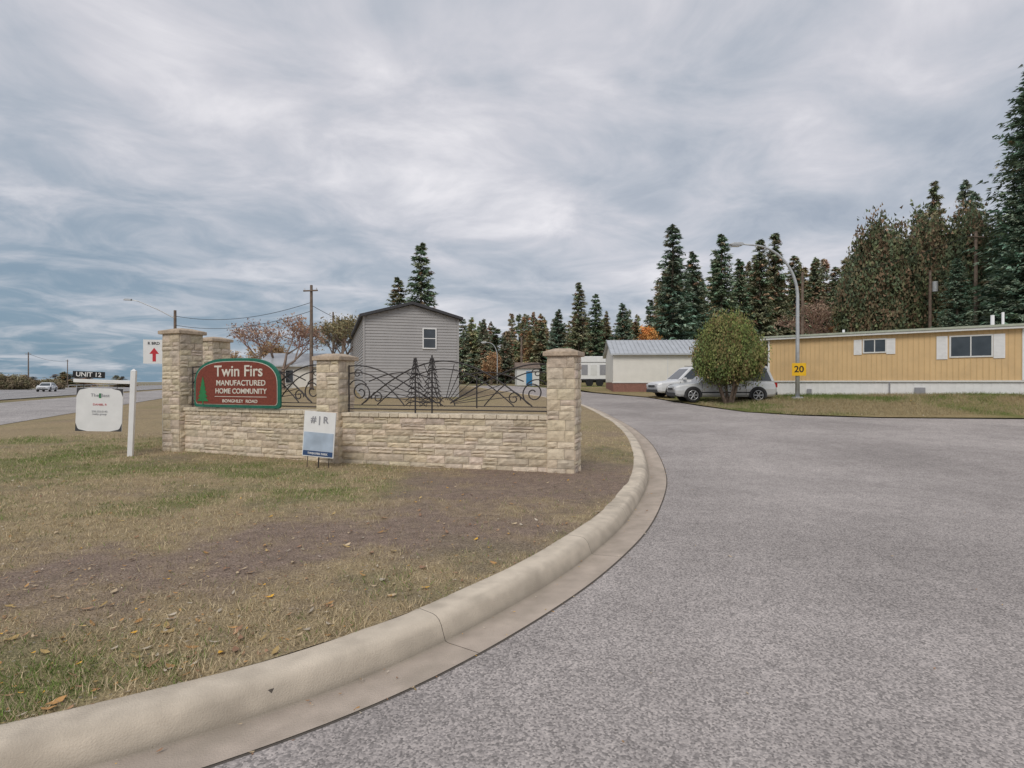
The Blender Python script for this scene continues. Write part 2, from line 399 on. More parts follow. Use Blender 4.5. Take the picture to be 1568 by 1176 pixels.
def on_lawn(x,y):
    out=np.zeros(len(x),bool)
    for i in range(len(x)):
        _,j,_=kd.find((x[i],y[i],0)); out[i]=(x[i]-edge[j,0])*nor[j,0]+(y[i]-edge[j,1])*nor[j,1]>.535
    return out&(sdist(x,y)<8.3)
def dens_l(x,y):
    d,g=fields(x,y); r=RNG.random(len(x)); cl=vnoise(x,y,.22,91)
    k=r<(.035+(1-d)**1.5*(.34+.6*g)*(.25+1.4*cl)); idx=np.where(k)[0]; k2=np.zeros(len(x),bool); k2[idx]=on_lawn(x[idx],y[idx]); return k2
def blade_col(x,y):
    d,g=fields(x,y); r=RNG.random(len(x)); green=(r<(.05+g*.75))[:,None]
    j=RNG.uniform(.65,1.4,len(x))[:,None]
    st=np.array([.52,.425,.27])*(1-.3*d[:,None])
    return np.where(green,np.array([.165,.235,.062]),st)*j
blades('grass',360000,-13,4,2.1,16,dens_l,blade_col,lawn_z,(.012,.040))
def vc(x,y): 
    r=RNG.random(len(x))[:,None]; n=np.clip((fbm(x,y,2.2,41)-.38)*3,0,1)[:,None]
    return np.where(r<n,np.array([.16,.21,.065]),np.array([.36,.30,.18]))*RNG.uniform(.7,1.3,len(x))[:,None]
blades('verge_grass',60000,8.8,26,20.6,31,lambda x,y:(y>20.9-.12*(x-9.5))&((x-9.3)*1.0+(y-22.5)*.6>0),vc,lambda x,y:hgt(x,y)+.04,(.03,.07),False)
def litter(name,n,sampler,zf,size):
    mb=MB(); pal=[(.50,.28,.11),(.54,.38,.16),(.44,.26,.15),(.62,.48,.31),(.36,.21,.13),(.60,.52,.41)]
    for i in range(n):
        x,y=sampler()
        if x is None: continue
        z=float(zf(np.array([x]),np.array([y]))[0])+.012
        s=random.uniform(*size)*random.choice([.6,.7,.8,1,1,1.6]); a=random.uniform(0,6.28); tx=random.uniform(-.5,.5); ty=random.uniform(-.5,.5)
        c=pal[int(random.random()**1.1*6)]; j=random.uniform(.65,1.1); c=tuple(q*j for q in c)
        if random.random()<.04: c=(.80,.45,.06)
        pts=[]; nar=random.uniform(.4,1.1)
        for k,(u,v,w) in enumerate(((-1,0,.25),(-.45,.42,0),(.3,.45,.1),(1,0,.3),(.3,-.4,.0),(-.45,-.4,.12))):
            v*=nar
            X=(u*math.cos(a)-v*math.sin(a))*s; Y=(u*math.sin(a)+v*math.cos(a))*s
            pts.append((x+X,y+Y,z+abs(w)*s*.8+(X*tx+Y*ty)*.5))
        mb.add(pts,[(0,1,5),(1,2,4,5),(2,3,4)],c)
    return mb.obj(name,M_litter)
def samp_l():
    D=2.3*(14/2.3)**random.random(); x=random.uniform(-.95,.45)*D
    if not on_lawn(np.array([x]),np.array([D]))[0]: return None,None
    return x,D
litter('fallen_leaves',3600,samp_l,lawn_z,(.009,.028))
def samp_g():
    i=random.randrange(15,len(edge)-150); d=random.choice([random.uniform(-.03,.03)]*3+[random.uniform(.2,.285)]*2+[random.uniform(-.1,.24)])
    return edge[i,0]+nor[i,0]*d,edge[i,1]+nor[i,1]*d
litter('gutter_leaves',1000,samp_g,lambda x,y:hgt(x,y)-.010,(.004,.015))
def samp_r():
    D=2.4*(18/2.4)**random.random(); x=random.uniform(-.1,.95)*D
    _,j,_=kd.find((x,D,0))
    if (x-edge[j,0])*nor[j,0]+(D-edge[j,1])*nor[j,1]>-.05: return None,None
    return x,D
litter('road_leaves',34,samp_r,lambda x,y:hgt(x,y)-.008,(.008,.014))
def samp_v():
    return random.uniform(9.5,24),random.uniform(20.2,29)
litter('verge_leaves',600,samp_v,lambda x,y:hgt(x,y)+.06,(.03,.06))

# ------------------------------------------------------------ stone wall
def stone_face(mb,M,w,h,rs,hr=(.09,.13),lr=(.22,.5),dep=.03):
    z=0
    while z<h-.02:
        ch=rs.uniform(*hr)
        if h-z-ch<hr[0]*.6: ch=h-z
        u=-.004
        while u<w-.01:
            l=rs.uniform(*lr)
            if w-u-l<lr[0]*.6: l=w-u+.004
            split=rs.random()<.18 and ch>.1
            for (za,zb) in ([(z,z+ch*.5),(z+ch*.5,z+ch)] if split else [(z,z+ch)]):
                g=.003; nu=max(3,int(l/.06)); nz=3; base=rs.uniform(.2,1)*dep
                t=rs.uniform(.82,1.12); c=(t,t*rs.uniform(.95,1.0),t*rs.uniform(.88,1.0))
                vs=[];fs=[]
                for a in range(nz+1):
                    for b in range(nu+1):
                        bd=(a in(0,nz))or(b in(0,nu))
                        o=base*.45+.006 if bd else base*.6+rs.uniform(.0,.018)+.008
                        vs.append(M@Vector((u+g+(l-2*g)*b/nu,o,za+g+(zb-za-2*g)*(a/nz))))
                for a in range(nz):
                    for b in range(nu):
                        i=a*(nu+1)+b; fs.append((i,i+1,i+nu+2,i+nu+1))
                rim=[b for b in range(nu+1)]+[a*(nu+1)+nu for a in range(1,nz+1)]+[nz*(nu+1)+b for b in range(nu-1,-1,-1)]+[a*(nu+1) for a in range(nz-1,0,-1)]
                k0=len(vs); Mi=M.inverted()
                for r in rim:
                    p=Mi@vs[r]; vs.append(M@Vector((p.x,-.004,p.z)))
                n=len(rim)
                for i in range(n): fs.append((rim[i],k0+i,k0+(i+1)%n,rim[(i+1)%n]))
                mb.add(vs,fs,c)
            u+=l
        z+=ch
Z0=.11
def face_M(ox,oy,ang,oz=0):
    u=Vector((math.cos(ang),math.sin(ang),0)); n=Vector((math.sin(ang),-math.cos(ang),0))
    return Matrix(((u.x,n.x,0,ox),(u.y,n.y,0,oy),(0,0,1,oz),(0,0,0,1)))
def pillar(name,x,y,ang,w,h,seed):
    rs=random.Random(seed); g=group(name,(x,y,H(x,y)+Z0-.03),ang)
    mb=MB(); hw=w/2-.02
    core=MB(); core.box(-hw,hw,-hw,hw,-.05,h-.12); core.obj('mortar_core',M_mortar,g)
    for k in range(4):
        a=k*math.pi/2; c=Vector((-hw,-hw)); R=Matrix.Rotation(a,2); c=R@c
        stone_face(mb,face_M(c.x,c.y,a),2*hw,h-.13,rs,(.11,.19),(.16,.34),.035)
    mb.obj('stones',M_stone,g)
    cp=MB(); o=w/2+.05
    cp.box(-o,o,-o,o,h-.13,h-.055)
    cp.add([(-o+.02,-o+.02,h-.053),(o-.02,-o+.02,h-.053),(o-.02,o-.02,h-.053),(-o+.02,o-.02,h-.053),(-.12,-.12,h),(.12,-.12,h),(.12,.12,h),(-.12,.12,h)],
           [(0,1,5,4),(1,2,6,5),(2,3,7,6),(3,0,4,7),(4,5,6,7),(3,2,1,0)])
    cp.obj('cap',M_cap,g,bevel=.012)
    return g
def wall(name,p,q,h,seed,w=.30):
    p=Vector(p);q=Vector(q); d=q-p; L=d.length; ang=math.atan2(d.y,d.x); rs=random.Random(seed)
    g=group(name,(p.x,p.y,H((p.x+q.x)/2,(p.y+q.y)/2)+Z0-.04),ang)
    core=MB(); core.box(0,L,-w/2,w/2,-.1,h-.07); core.obj('mortar_core',M_mortar,g)
    mb=MB(); stone_face(mb,face_M(0,-w/2,0),L,h-.07,rs,(.085,.14),(.24,.55)); stone_face(mb,face_M(L,w/2,math.pi),L,h-.07,rs,(.085,.14),(.24,.55))
    mb.obj('stones',M_stone,g)
    cp=MB(); u=0
    while u<L:
        l=min(rs.uniform(.17,.22),L-u); t=rs.uniform(.94,1.12)
        cp.box(u+.004,u+l-.004,-w/2-.05,w/2+.05,h-.07,h+rs.uniform(-.003,.006),(t,t,t*.97)); u+=l
    cp.obj('coping_stones',M_stone,g,bevel=.008)
    return g,L
P1=(-7.06,12.2);P2=(-3.27,10.55);P3=(.86,9.40);P4=(-7.95,15.2)
a12=math.atan2(P2[1]-P1[1],P2[0]-P1[0]); a23=math.atan2(P3[1]-P2[1],P3[0]-P2[0])
pillar('stone_pillar',*P3,a23-.05,.48,2.07,1)
pillar('stone_pillar',*P2,(a12+a23)/2,.50,2.03,2)
pillar('stone_pillar',*P1,a12,.56,2.64,3)
pillar('stone_pillar',*P4,a12,.56,2.66,4)
def between(p,q,o=.24):
    p=Vector(p);q=Vector(q);d=(q-p).normalized(); return p+d*o,q-d*o
w1,L1=wall('stone_wall',*between(P1,P2,.27),.98,5)
w2,L2=wall('stone_wall',*between(P2,P3),.98,6)
w3,L3=wall('stone_wall',*between(P4,P1,.27),.98,8)

def spiral(cx,cz,r0,turns,a0,sgn,n=40):
    out=[]
    for i in range(n+1):
        t=i/n; a=a0+sgn*turns*2*math.pi*t; r=r0*(1-.82*t); out.append((cx+r*math.cos(a),0,cz+r*math.sin(a)))
    return out
def bez(p0,p1,p2,p3,n=22):
    o=[]
    for i in range(n+1):
        t=i/n;k=1-t
        o.append((k**3*p0[0]+3*k*k*t*p1[0]+3*k*t*t*p2[0]+t**3*p3[0],0,k**3*p0[1]+3*k*k*t*p1[1]+3*k*t*t*p2[1]+t**3*p3[1]))
    return o
def fence(parent_wall,L,h0,tree=True):
    g=group('wrought_iron_fence',parent_wall.location,parent_wall.rotation_euler[2])
    mb=MB(); R=.011
    T=lambda p,r=R: mb.tube([(a,0,b+h0) for a,_,b in p],r,6)
    T([(0,0,.06),(L,0,.06)],.013); T([(0,0,.13),(L,0,.13)],.009)
    for x in (.04,L-.04): T([(x,0,-.05),(x,0,.86)],.013)
    c=L/2
    for s in (1,-1):
        m=lambda pts:[(c+s*(a-c),0,b) for a,_,b in pts]
        T(m(bez((.04,.84),(.5,.90),(.85,.72),(c*.93,.18))),.013)
        T(m(bez((.04,.70),(.45,.80),(.8,.55),(1.15,.14))))
        T(m(bez((.30,.14),(.9,.62),(c-.55,.90),(c,.92))),.013)
        T(m(bez((.62,.14),(1.05,.52),(c-.5,.76),(c,.78))))
        T(m(bez((.45,.56),(.8,.70),(1.1,.80),(c-.25,.62))))
        T(m(spiral(.28,.36,.20,1.6,-1.2,1)),.012)
        T(m(spiral(.62,.27,.12,1.4,3.4,-1)))
        T(m(spiral(.22,.70,.09,1.2,0,1,24)),.009)
        T(m(bez((.06,.50),(.12,.62),(.3,.62),(.40,.50))))
        for k in range(1,9):
            f=k/9; a=math.radians(12+74*f)
            r0=.22; x0=c-math.cos(a)*r0; x1=c-math.cos(a)*(1.55-.65*f)*(L/3.8)
            z1=min(.14+math.sin(a)*1.0*(.45+.5*f),.86)
            T(m([(x0,0,.14+math.sin(a)*.1),(x1,0,z1)]),.007)
    T(spiral(c,.14,.22,.5,0,1,14)); 
    T([(c+.62,0,.1),(c+.62,0,.66)],.012)
    mb.obj('scrollwork',M_iron,g)
    if tree:
        tm=MB()
        for cx,ht,w in ((c-.52,.98,.20),(c-.20,1.02,.22)):
            tm.tube([(cx,-.03,h0+.0),(cx,-.03,h0+ht)],.014,6)
            z=.16
            while z<ht-.04:
                ww=w*(1-(z/ht))*1.15+.03
                for s in (-1,1):
                    tm.tube([(cx,-.03,h0+z+.05),(cx+s*ww*.6,-.03,h0+z+.02),(cx+s*ww,-.03,h0+z-.045)],[.011,.011,.005],5)
                    tm.tube([(cx+s*ww*.45,-.03,h0+z+.03),(cx+s*ww*.75,-.035,h0+z+.055)],[.008,.004],5)
                    tm.tube([(cx+s*ww*.35,-.03,h0+z+.03),(cx+s*ww*.5,-.035,h0+z-.05)],[.008,.004],5)
                z+=.085
        tm.obj('iron_fir_trees',M_iron,g)
    return g
fence(w2,L2,.98); fence(w1,L1,.98,False); fence(w3,L3,.98,False)

sg=group('entrance_sign',w1.location,w1.rotation_euler[2])
def arch(x0,x1,z0,z1,ins=0):
    x0+=ins;x1-=ins;z0+=ins;z1-=ins; c=(x0+x1)/2; hw=(x1-x0)/2; pts=[]
    zs=z0+(z1-z0)*.42
    pts.append((x0+.06,z0)); pts.append((x1-.06,z0))
    pts.append((x1-.018,z0+.018)); pts.append((x1,z0+.06))
    n=24
    for i in range(n+1):
        a=math.pi*i/n; cx=abs(math.cos(a))**.62*(1 if math.cos(a)>0 else -1); sz=math.sin(a)**.75
        pts.append((c+hw*cx,zs+(z1-zs)*sz))
    pts.append((x0,z0+.06)); pts.append((x0+.018,z0+.018))
    return pts
sx0,sx1=.42,2.76; sz0,sz1=1.0,1.98
m=MB(); m.poly_prism(arch(sx0,sx1,sz0,sz1),'y',-.26,-.21); m.obj('frame',M_green,sg,bevel=.01)
m=MB(); m.poly_prism(arch(sx0,sx1,sz0,sz1,.058),'y',-.268,-.262); m.obj('cream_line',M_cream,sg)
m=MB(); m.poly_prism(arch(sx0,sx1,sz0,sz1,.068),'y',-.275,-.270); m.obj('panel',M_maroon,sg)
cx=(sx0+sx1)/2
text('title','Twin Firs',.31,(cx+.10,-.279,1.715),M_cream,sg,off=.0035,sx=1.12)
text('line_1','MANUFACTURED',.15,(cx+.16,-.279,1.485),M_cream,sg,off=.002,sx=1.12)
text('line_2','HOME COMMUNITY',.14,(cx+.16,-.279,1.325),M_cream,sg,off=.002,sx=1.08)
text('line_3','BONGHLEY  ROAD',.085,(cx+.14,-.279,1.13),M_cream,sg,off=.001,sx=1.3)
m=MB(); m.box(cx-.55,cx+.85,-.279,-.276,1.215,1.225); m.obj('rule',M_cream,sg)
m=MB()
for k in range(5):
    z=1.12+k*.085; w_=.165-.028*k
    m.poly_prism([(.70-w_,z),(.70+w_,z),(.70,z+.16)],'y',-.283+.0006*k,-.277)
m.box(.685,.715,-.28,-.277,1.06,1.12); m.obj('fir_emblem',M_fir,sg)
m=MB(); 
for u in (.8,2.4): m.box(u-.03,u+.03,-.21,-.0,1.1,1.16); m.box(u-.02,u+.02,-.03,.01,.98,1.5)
m.obj('brackets',M_iron,sg)

bx,by=-3.36,9.80
g=group('real_estate_board',(bx,by,H(bx,by)+Z0),a23+.10); g.rotation_euler[1]=math.radians(4)
m=MB(); m.box(-.29,.29,-.012,.012,.20,.98); m.obj('board',M_white,g)
m=MB(); m.box(-.275,.275,-.0165,-.0125,.215,.30); m.obj('banner',M_blue,g)
m=MB(); m.box(-.275,.275,-.0155,-.0125,.305,.62); m.obj('photo_band',M_pale,g)
text('word','# | R',.16,(.0,-.017,.84),M_grey,g,.001,.004)
text('word_2','TWIN FIRS PARK',.05,(.0,-.019,.255),M_white,g,.001,.001)
m=MB()
for s in (-.2,.2): m.tube([(s,.018,-.05),(s,.018,.95)],.006,6)
m.obj('wire_stakes',M_iron,g)
m=MB(); m.tube([(.02,-.0,-.1),(.02,0,.2)],.012,6); m.obj('stake',M_iron,g)

px_,py_=-7.55,11.25
g=group('for_sale_sign',(px_,py_,H(px_,py_)+Z0),math.radians(14)); g.rotation_euler[1]=math.radians(2.2)
m=MB(); m.box(-.045,.045,-.045,.045,-.1,1.70); m.box(-1.02,-.05,-.03,.03,1.44,1.51)
m.add([(-.05,-.05,1.702),(.05,-.05,1.702),(.05,.05,1.702),(-.05,.05,1.702),(0,0,1.75)],[(0,1,4),(1,2,4),(2,3,4),(3,0,4),(3,2,1,0)])
m.obj('post_and_arm',M_white,g,bevel=.006)
m=MB(); m.box(-.96,-.17,-.012,.012,.50,1.34); m.obj('panel',M_white,g)
m=MB()
for (x,z,s,t) in ((-.96,.50,1,1),(-.17,.50,-1,1),(-.96,1.34,1,-1),(-.17,1.34,-1,-1)):
    m.add([(x,-.014,z),(x+s*.20,-.014,z),(x+s*.06,-.014,z+t*.035),(x+s*.035,-.014,z+t*.06),(x,-.014,z+t*.16)],[(0,1,2,3,4)])
m.obj('brush_corners',M_darktrim,g)
m=MB(); m.box(-.58,-.54,-.016,-.0135,1.15,1.24); m.obj('logo',M_fir,g)
text('script','The Best',.09,(-.56,-.016,1.20),M_grey,g,.001)
text('agent','DANIEL R',.055,(-.56,-.016,1.02),M_red,g,.001)
text('phone','250.555.0142\nrealty group',.05,(-.56,-.016,.86),M_grey,g,.001)
m=MB(); m.box(-1.04,-.50,-.01,.01,1.535,1.66); m.obj('rider',M_black,g)
text('rider_text','UNIT 12',.12,(-.77,-.014,1.597),M_white,g,.001,.002)
m=MB()
for x in (-.85,-.28): m.tube([(x,0,1.34),(x,0,1.45)],.006,5)
m.obj('hooks',M_iron,g)

x,y=-8.35,13.3
g=group('traffic_sign',(x,y,H(x,y)+Z0),math.radians(14))
m=MB(); m.tube([(.17,.03,-.1),(.17,.03,2.4)],.025,8); m.obj('post',M_galv,g)
m=MB(); m.box(-.24,.20,-.004,.004,1.90,2.46); m.obj('plate',M_white,g)
m=MB(); m.poly_prism([(-.045,1.95),(.025,1.95),(.025,2.13),(.09,2.13),(-.01,2.27),(-.11,2.13),(-.045,2.13)],'y',-.008,-.0045); m.obj('arrow',M_red,g)
text('caption','R BRD',.09,(-.02,-.006,2.37),M_black,g,.001,.002)

# ------------------------------------------------------------ street lamp
def lamp(name,x,y,h,arm,ang,base=True,r=.10):
    g=group(name,(x,y,H(x,y)),ang)
    m=MB(); zs=h*.66; pts=[(0,0,0),(0,0,zs*.5),(0,0,zs)]; rs=[r,r*.85,r*.72]
    n=18
    for i in range(1,n+1):
        a=math.pi/2*i/n; pts.append((-arm*.80*(1-math.cos(a)),0,zs+(h-zs)*math.sin(a))); rs.append(r*(.72-.32*i/n))
    pts.append((-arm,0,h+.04)); rs.append(r*.36)
    m.tube(pts,rs,12); m.obj('pole',M_galv,g,smooth=True)
    m=MB(); m.poly_prism([(-arm-.62,h+.02),(-arm-.5,h-.05),(-arm+.02,h-.04),(-arm+.08,h+.03),(-arm+.02,h+.11),(-arm-.42,h+.10)],'y',-.13,.13); m.obj('luminaire',M_galv,g,bevel=.03)
    m=MB(); m.box(-arm-.48,-arm-.1,-.10,.10,h-.09,h-.052); m.obj('lens',M_lens,g,bevel=.02)
    if base:
        m=MB(); m.tube([(0,0,-.2),(0,0,.10)],.26,16); m.obj('concrete_base',M_cbase,g)
        m=MB(); m.box(-.17,.17,-.17,.17,.10,.13); m.obj('base_plate',M_galv,g)
    return g
lamp('street_lamp',13.55,27.0,7.28,2.75,math.radians(4))
sgn=group('speed_sign',(13.55,26.86,H(13.55,27)),math.radians(-20))
m=MB(); m.poly_prism([(-.30,1.12),(.30,1.12),(.30,1.72),(-.30,1.72)],'y',-.012,0); m.obj('plate',M_amber,sgn,bevel=.01)
text('number','20',.42,(0,-.016,1.42),M_black,sgn,.001,.008)
m=MB(); m.box(-.12,.12,0,.05,1.2,1.24); m.box(-.12,.12,0,.05,1.6,1.64); m.obj('brackets',M_galv,sgn)
lamp('street_lamp',-1.6,62,4.6,1.2,math.radians(0),False,r=.07)
g=group('street_lamp',(-29.6,50,H(-29.6,50)),math.radians(10))
m=MB(); m.tube([(0,0,0),(0,0,7.9)],[.15,.11],10); m.obj('pole',M_wood,g)
m=MB(); m.tube([(0,0,7.2),(-1.5,0,8.0),(-3.0,0,8.65),(-3.5,0,8.72)],[.05,.045,.04,.04],8); m.poly_prism([(-4.1,8.68),(-3.5,8.66),(-3.45,8.8),(-3.95,8.82)],'y',-.13,.13); m.obj('arm_and_luminaire',M_galv,g)

def upole(x,y,h,arms=True,r=.14,name='utility_pole',transf=False,aw=.55):
    g=group(name,(x,y,H(x,y)-.1),random.uniform(-.4,.4))
    m=MB(); m.tube([(0,0,0),(0,0,h*.5),(0,0,h)],[r,r*.85,r*.68],10); m.obj('pole',M_wood,g)
    if arms:
        m=MB(); m.box(-aw,aw,-.16,-.06,h-.45,h-.36); m.obj('crossarm',M_wood,g)
        m=MB()
        for u in (-aw+.08,aw-.08): m.tube([(u,-.1,h-.36),(u,-.1,h-.22)],.035,6)
        m.obj('insulators',M_lens,g)
    if transf:
        m=MB(); m.tube([(.3,-.1,h-1.7),(.3,-.1,h-.9)],.2,12); m.obj('transformer',M_galv,g)
    return g
poles=[(-14.1,40,7.6,True),(-26,45,5.2,False),(33.2,45.2,8.2,False),(33.0,40.5,10.2,True),(24.5,48,8.9,False),(1.0,60,5.2,False),(-102,120,8,True),(-125,160,8,True),(-22,70,9,False)]
for i,(x,y,h,a) in enumerate(poles): upole(x,y,h,a,transf=(i==2))
m=MB()
def cable(a,b,sag=.6,r=.018):
    a=Vector(a);b=Vector(b); m.tube([a.lerp(b,t/14)-Vector((0,0,sag*4*(t/14)*(1-t/14))) for t in range(15)],r,4)
cable((-14.1,40,7.2),(-29.6,50,7.4),.7); cable((-14.1,40,6.6),(-29.6,50,6.6),.7)
cable((-14.1,40,7.0),(-9,45,4.9),.3); cable((24.5,48,10.2),(33.0,40.5,12.2),.5); cable((33.0,40.5,12.2),(60,38,12.5),.8)
cable((-102,120,7.6),(-125,160,7.6),.7,.03)
m.obj('overhead_cables',M_black)

# ------------------------------------------------------------ buildings
def window(g,x,z0,w,h,y,M_frame=M_white,mull=True,name='window',ft=.06):
    m=MB(); 
    m.box(x-ft,x,y-.05,y+.01,z0-ft,z0+h+ft); m.box(x+w,x+w+ft,y-.05,y+.01,z0-ft,z0+h+ft)
    m.box(x,x+w,y-.05,y+.01,z0-ft,z0); m.box(x,x+w,y-.05,y+.01,z0+h,z0+h+ft)
    if mull=='h': m.box(x,x+w,y-.04,y+.005,z0+h*.5-.02,z0+h*.5+.02)
    elif mull: m.box(x+w/2-.02,x+w/2+.02,y-.04,y+.005,z0,z0+h)
    m.obj(name+'_frame',M_frame,g)
    m=MB(); m.box(x,x+w,y-.02,y+.006,z0,z0+h); m.obj(name+'_glass',M_glass,g)
gz=.45; g=group('grey_house',(-7.56,29,gz),math.atan2(.303,.953)); W=4.9;Ln=21;ev=4.96-gz; pk=5.64-gz
m=MB(); m.box(.0,W,.02,Ln,0,ev); m.poly_prism([(0,ev),(W,ev),(W/2,pk-.02)],'y',.02,Ln); m.obj('walls',M_siding,g)
m=MB(); z=.35
while z<pk-.1:
    zt=z+.15
    if zt<ev: xa,xb=0,W
    else:
        f=(zt-ev)/(pk-ev); xa,xb=W/2*f,W-W/2*f
    if xb-xa>.2: m.add([(xa,-.032,z),(xb,-.032,z),(xb,.0,zt),(xa,.0,zt),(xa,.02,z),(xb,.02,z)],[(0,1,2,3),(4,5,1,0)])
    if zt<ev: m.add([(-.032,Ln,z),(-.032,.0,z),(.0,.0,zt),(.0,Ln,zt),(.0,Ln,z),(0,0,z)],[(0,1,2,3),(4,5,1,0)])
    z+=.15
m.obj('lap_siding',M_siding,g)
m=MB(); sl=(pk-ev)/(W/2); o=.22
for s in (0,1):
    X=lambda u:u if s==0 else W-u
    m.add([(X(-o),-.3,ev-sl*o),(X(W/2),-.3,pk),(X(W/2),Ln+.3,pk),(X(-o),Ln+.3,ev-sl*o),(X(-o),-.3,ev-sl*o+.14),(X(W/2),-.3,pk+.14),(X(W/2),Ln+.3,pk+.14),(X(-o),Ln+.3,ev-sl*o+.14)],
      [(0,1,5,4),(4,5,6,7),(0,3,2,1),(0,4,7,3),(3,7,6,2)])
m.obj('roof',M_darktrim,g)
m=MB(); m.box(-.04,.05,-.055,-.035,.1,ev-.02); m.box(W-.05,W+.04,-.055,-.035,.1,ev-.02); m.obj('corner_trim',M_siding,g)
m=MB(); m.box(-.01,W+.01,-.02,.03,0,.34); m.obj('skirting',M_darktrim,g)
window(g,3.05,3.40-gz,.62,.98,-.035,mull='h')

tz=.80; g=group('mobile_home',(13.5,30,tz),math.atan2(-.666,.746)); Ln=17
m=MB(); m.box(0,Ln,0,4.2,.85,3.0); m.obj('walls',M_yel,g)
m=MB(); u=.0
while u<Ln: m.box(u,u+.025,-.014,0.004,.86,2.99); u+=.203
m.obj('battens',M_yel2,g)
m=MB(); m.box(.03,Ln,.05,4.1,-.5,.84); u=.03
while u<Ln: m.box(u,u+.015,.03,.06,-.5,.84); u+=.30
m.obj('skirting',M_white,g)
m=MB(); m.box(-.0,Ln,-.03,.0,.80,.87); m.obj('skirt_rail',M_whiteold,g)
m=MB(); m.poly_prism([(-.25,3.0),(4.4,3.0),(4.4,3.18),(2.1,3.30),(-.25,3.18)],'x',-.35,Ln+.3); m.obj('roof',M_whiteold,g)
m=MB(); m.box(-.35,Ln,-.29,-.255,3.10,3.19); m.obj('gutter',mat('gutter_green',(.42,.45,.36),.6),g)
window(g,4.38,3.02-tz,.85,.56,-.0,M_whiteold); 
window(g,7.66,2.72-tz,1.35,.84,-.0,M_whiteold); 
m=MB()
for (a,b,z0,z1) in ((3.95,4.28,2.90,3.62),(5.27,5.62,2.90,3.62),(7.15,7.54,2.6,3.62),(9.08,9.45,2.6,3.62)):
    m.box(a,b,-.035,-.016,z0-tz,z1-tz)
    zz=z0-tz+.06
    while zz<z1-tz-.05: m.box(a+.04,b-.04,-.043,-.036,zz,zz+.025); zz+=.06
m.obj('shutters',M_white,g)
m=MB(); m.box(9.98,10.16,-.03,-.0,.85,3.0); m.box(0,.09,-.03,0,.85,3.0); m.obj('trim',M_white,g)
m=MB(); m.tube([(9.0,1.5,3.2),(9.0,1.5,3.75)],.07,8); m.tube([(9.35,1.5,3.2),(9.35,1.5,3.85)],.05,8); m.tube([(3.1,2,3.2),(3.1,2,3.5)],.06,8); m.obj('vents',M_white,g)
m=MB(); m.box(6.35,6.75,-.05,0,.2,.55); m.box(1.9,2.1,-.08,-.0,.0,.45); m.tube([(5.4,-.03,0),(5.4,-.03,.8)],.025,6); m.box(11.3,11.8,-.15,0,.1,.7); m.obj('service_boxes',M_grey,g)
m=MB(); m.tube([(-.25,-.2,-.3),(-.25,-.2,3.0)],.05,8); m.tube([(-.3,2.0,-.3),(-.3,2.0,3.0)],.05,8); m.obj('carport_posts',M_whiteold,g)

x0,y0=6.75,38; bz=H(9,38)-.05; g=group('white_house',(x0,y0,bz),math.radians(-4))
hh=3.45-bz
m=MB(); m.box(0,6.0,0,5.2,.70,hh); m.poly_prism([(0,hh),(5.2,hh),(2.6,4.45-bz)],'x',.0,6.0); m.obj('walls',M_cream_wall,g)
m=MB(); m.box(.01,5.99,.02,5.1,-.2,.69); m.obj('brick_skirting',M_brick,g)
m=MB(); zr=4.5-bz
for s in (0,1):
    Y=lambda u:u if s==0 else 5.2-u
    m.add([(-.2,Y(-.3),hh-.06),(6.2,Y(-.3),hh-.06),(6.2,Y(2.6),zr),(-.2,Y(2.6),zr),(-.2,Y(-.3),hh+.04),(6.2,Y(-.3),hh+.04),(6.2,Y(2.6),zr+.08),(-.2,Y(2.6),zr+.08)],[(0,1,2,3),(4,5,6,7),(0,1,5,4),(1,2,6,5),(0,4,7,3)])
u=-.2
while u<6.2: m.add([(u,-.31,hh+.05),(u+.03,-.31,hh+.05),(u+.03,2.6,zr+.10),(u,2.6,zr+.10),(u+.015,-.31,hh+.09),(u+.015,2.6,zr+.14)],[(0,4,5,3),(4,1,2,5)]); u+=.3
m.obj('roof',M_metalroof,g)
window(g,5.2,1.35,.55,.8,-.0); m=MB(); m.box(-.05,6.05,-.03,0,.66,.74); m.obj('trim',M_whiteold,g)
m=MB(); m.box(3.55,3.62,-.02,0,.75,hh-.05); m.obj('panel_joint',M_whiteold,g)
x0,y0=5.9,50; bz=H(x0,y0); g=group('cargo_trailer',(x0,y0,bz),math.radians(-3))
m=MB(); m.box(0,3.3,0,2.2,.55,2.65); m.obj('box',M_white,g,bevel=.04)
m=MB(); m.box(-.02,3.32,-.02,.0,.55,.66); m.box(-.02,3.32,-.02,0,2.1,2.14); m.box(.5,3.0,.3,1.9,.35,.54); m.obj('trim',M_darktrim,g)
for i in range(4):
    m=MB(); m.box(.2+i*.8,.75+i*.8,-.02,-.004,1.0,1.9); m.obj('panel_%d'%i,M_whiteold if i%2 else M_grey,g)
m=MB()
for u in (.9,1.8): m.tube([(u,-.05,.33),(u,.2,.33)],.33,14)
m.obj('wheels',M_tyre,g)
x0,y0=-20.2,46; bz=H(x0,y0)-.05; g=group('white_bungalow',(x0,y0,bz),math.radians(8))
m=MB(); m.box(0,7,0,6,0,2.4); m.poly_prism([(0,2.4),(6,2.4),(3,3.4)],'x',0,7); m.obj('walls',M_cream_wall,g)
m=MB()
for s in (0,1):
    Y=lambda u:u if s==0 else 6-u
    m.add([(-.3,Y(-.4),2.3),(7.3,Y(-.4),2.3),(7.3,Y(3),3.42),(-.3,Y(3),3.42),(-.3,Y(-.4),2.42),(7.3,Y(-.4),2.42),(7.3,Y(3),3.54),(-.3,Y(3),3.54)],[(0,1,2,3),(4,5,6,7),(0,1,5,4),(0,4,7,3),(1,2,6,5)])
m.obj('roof',M_metalroof,g); window(g,1.2,1,1.2,1,0); window(g,4.4,1,1.2,1,0)
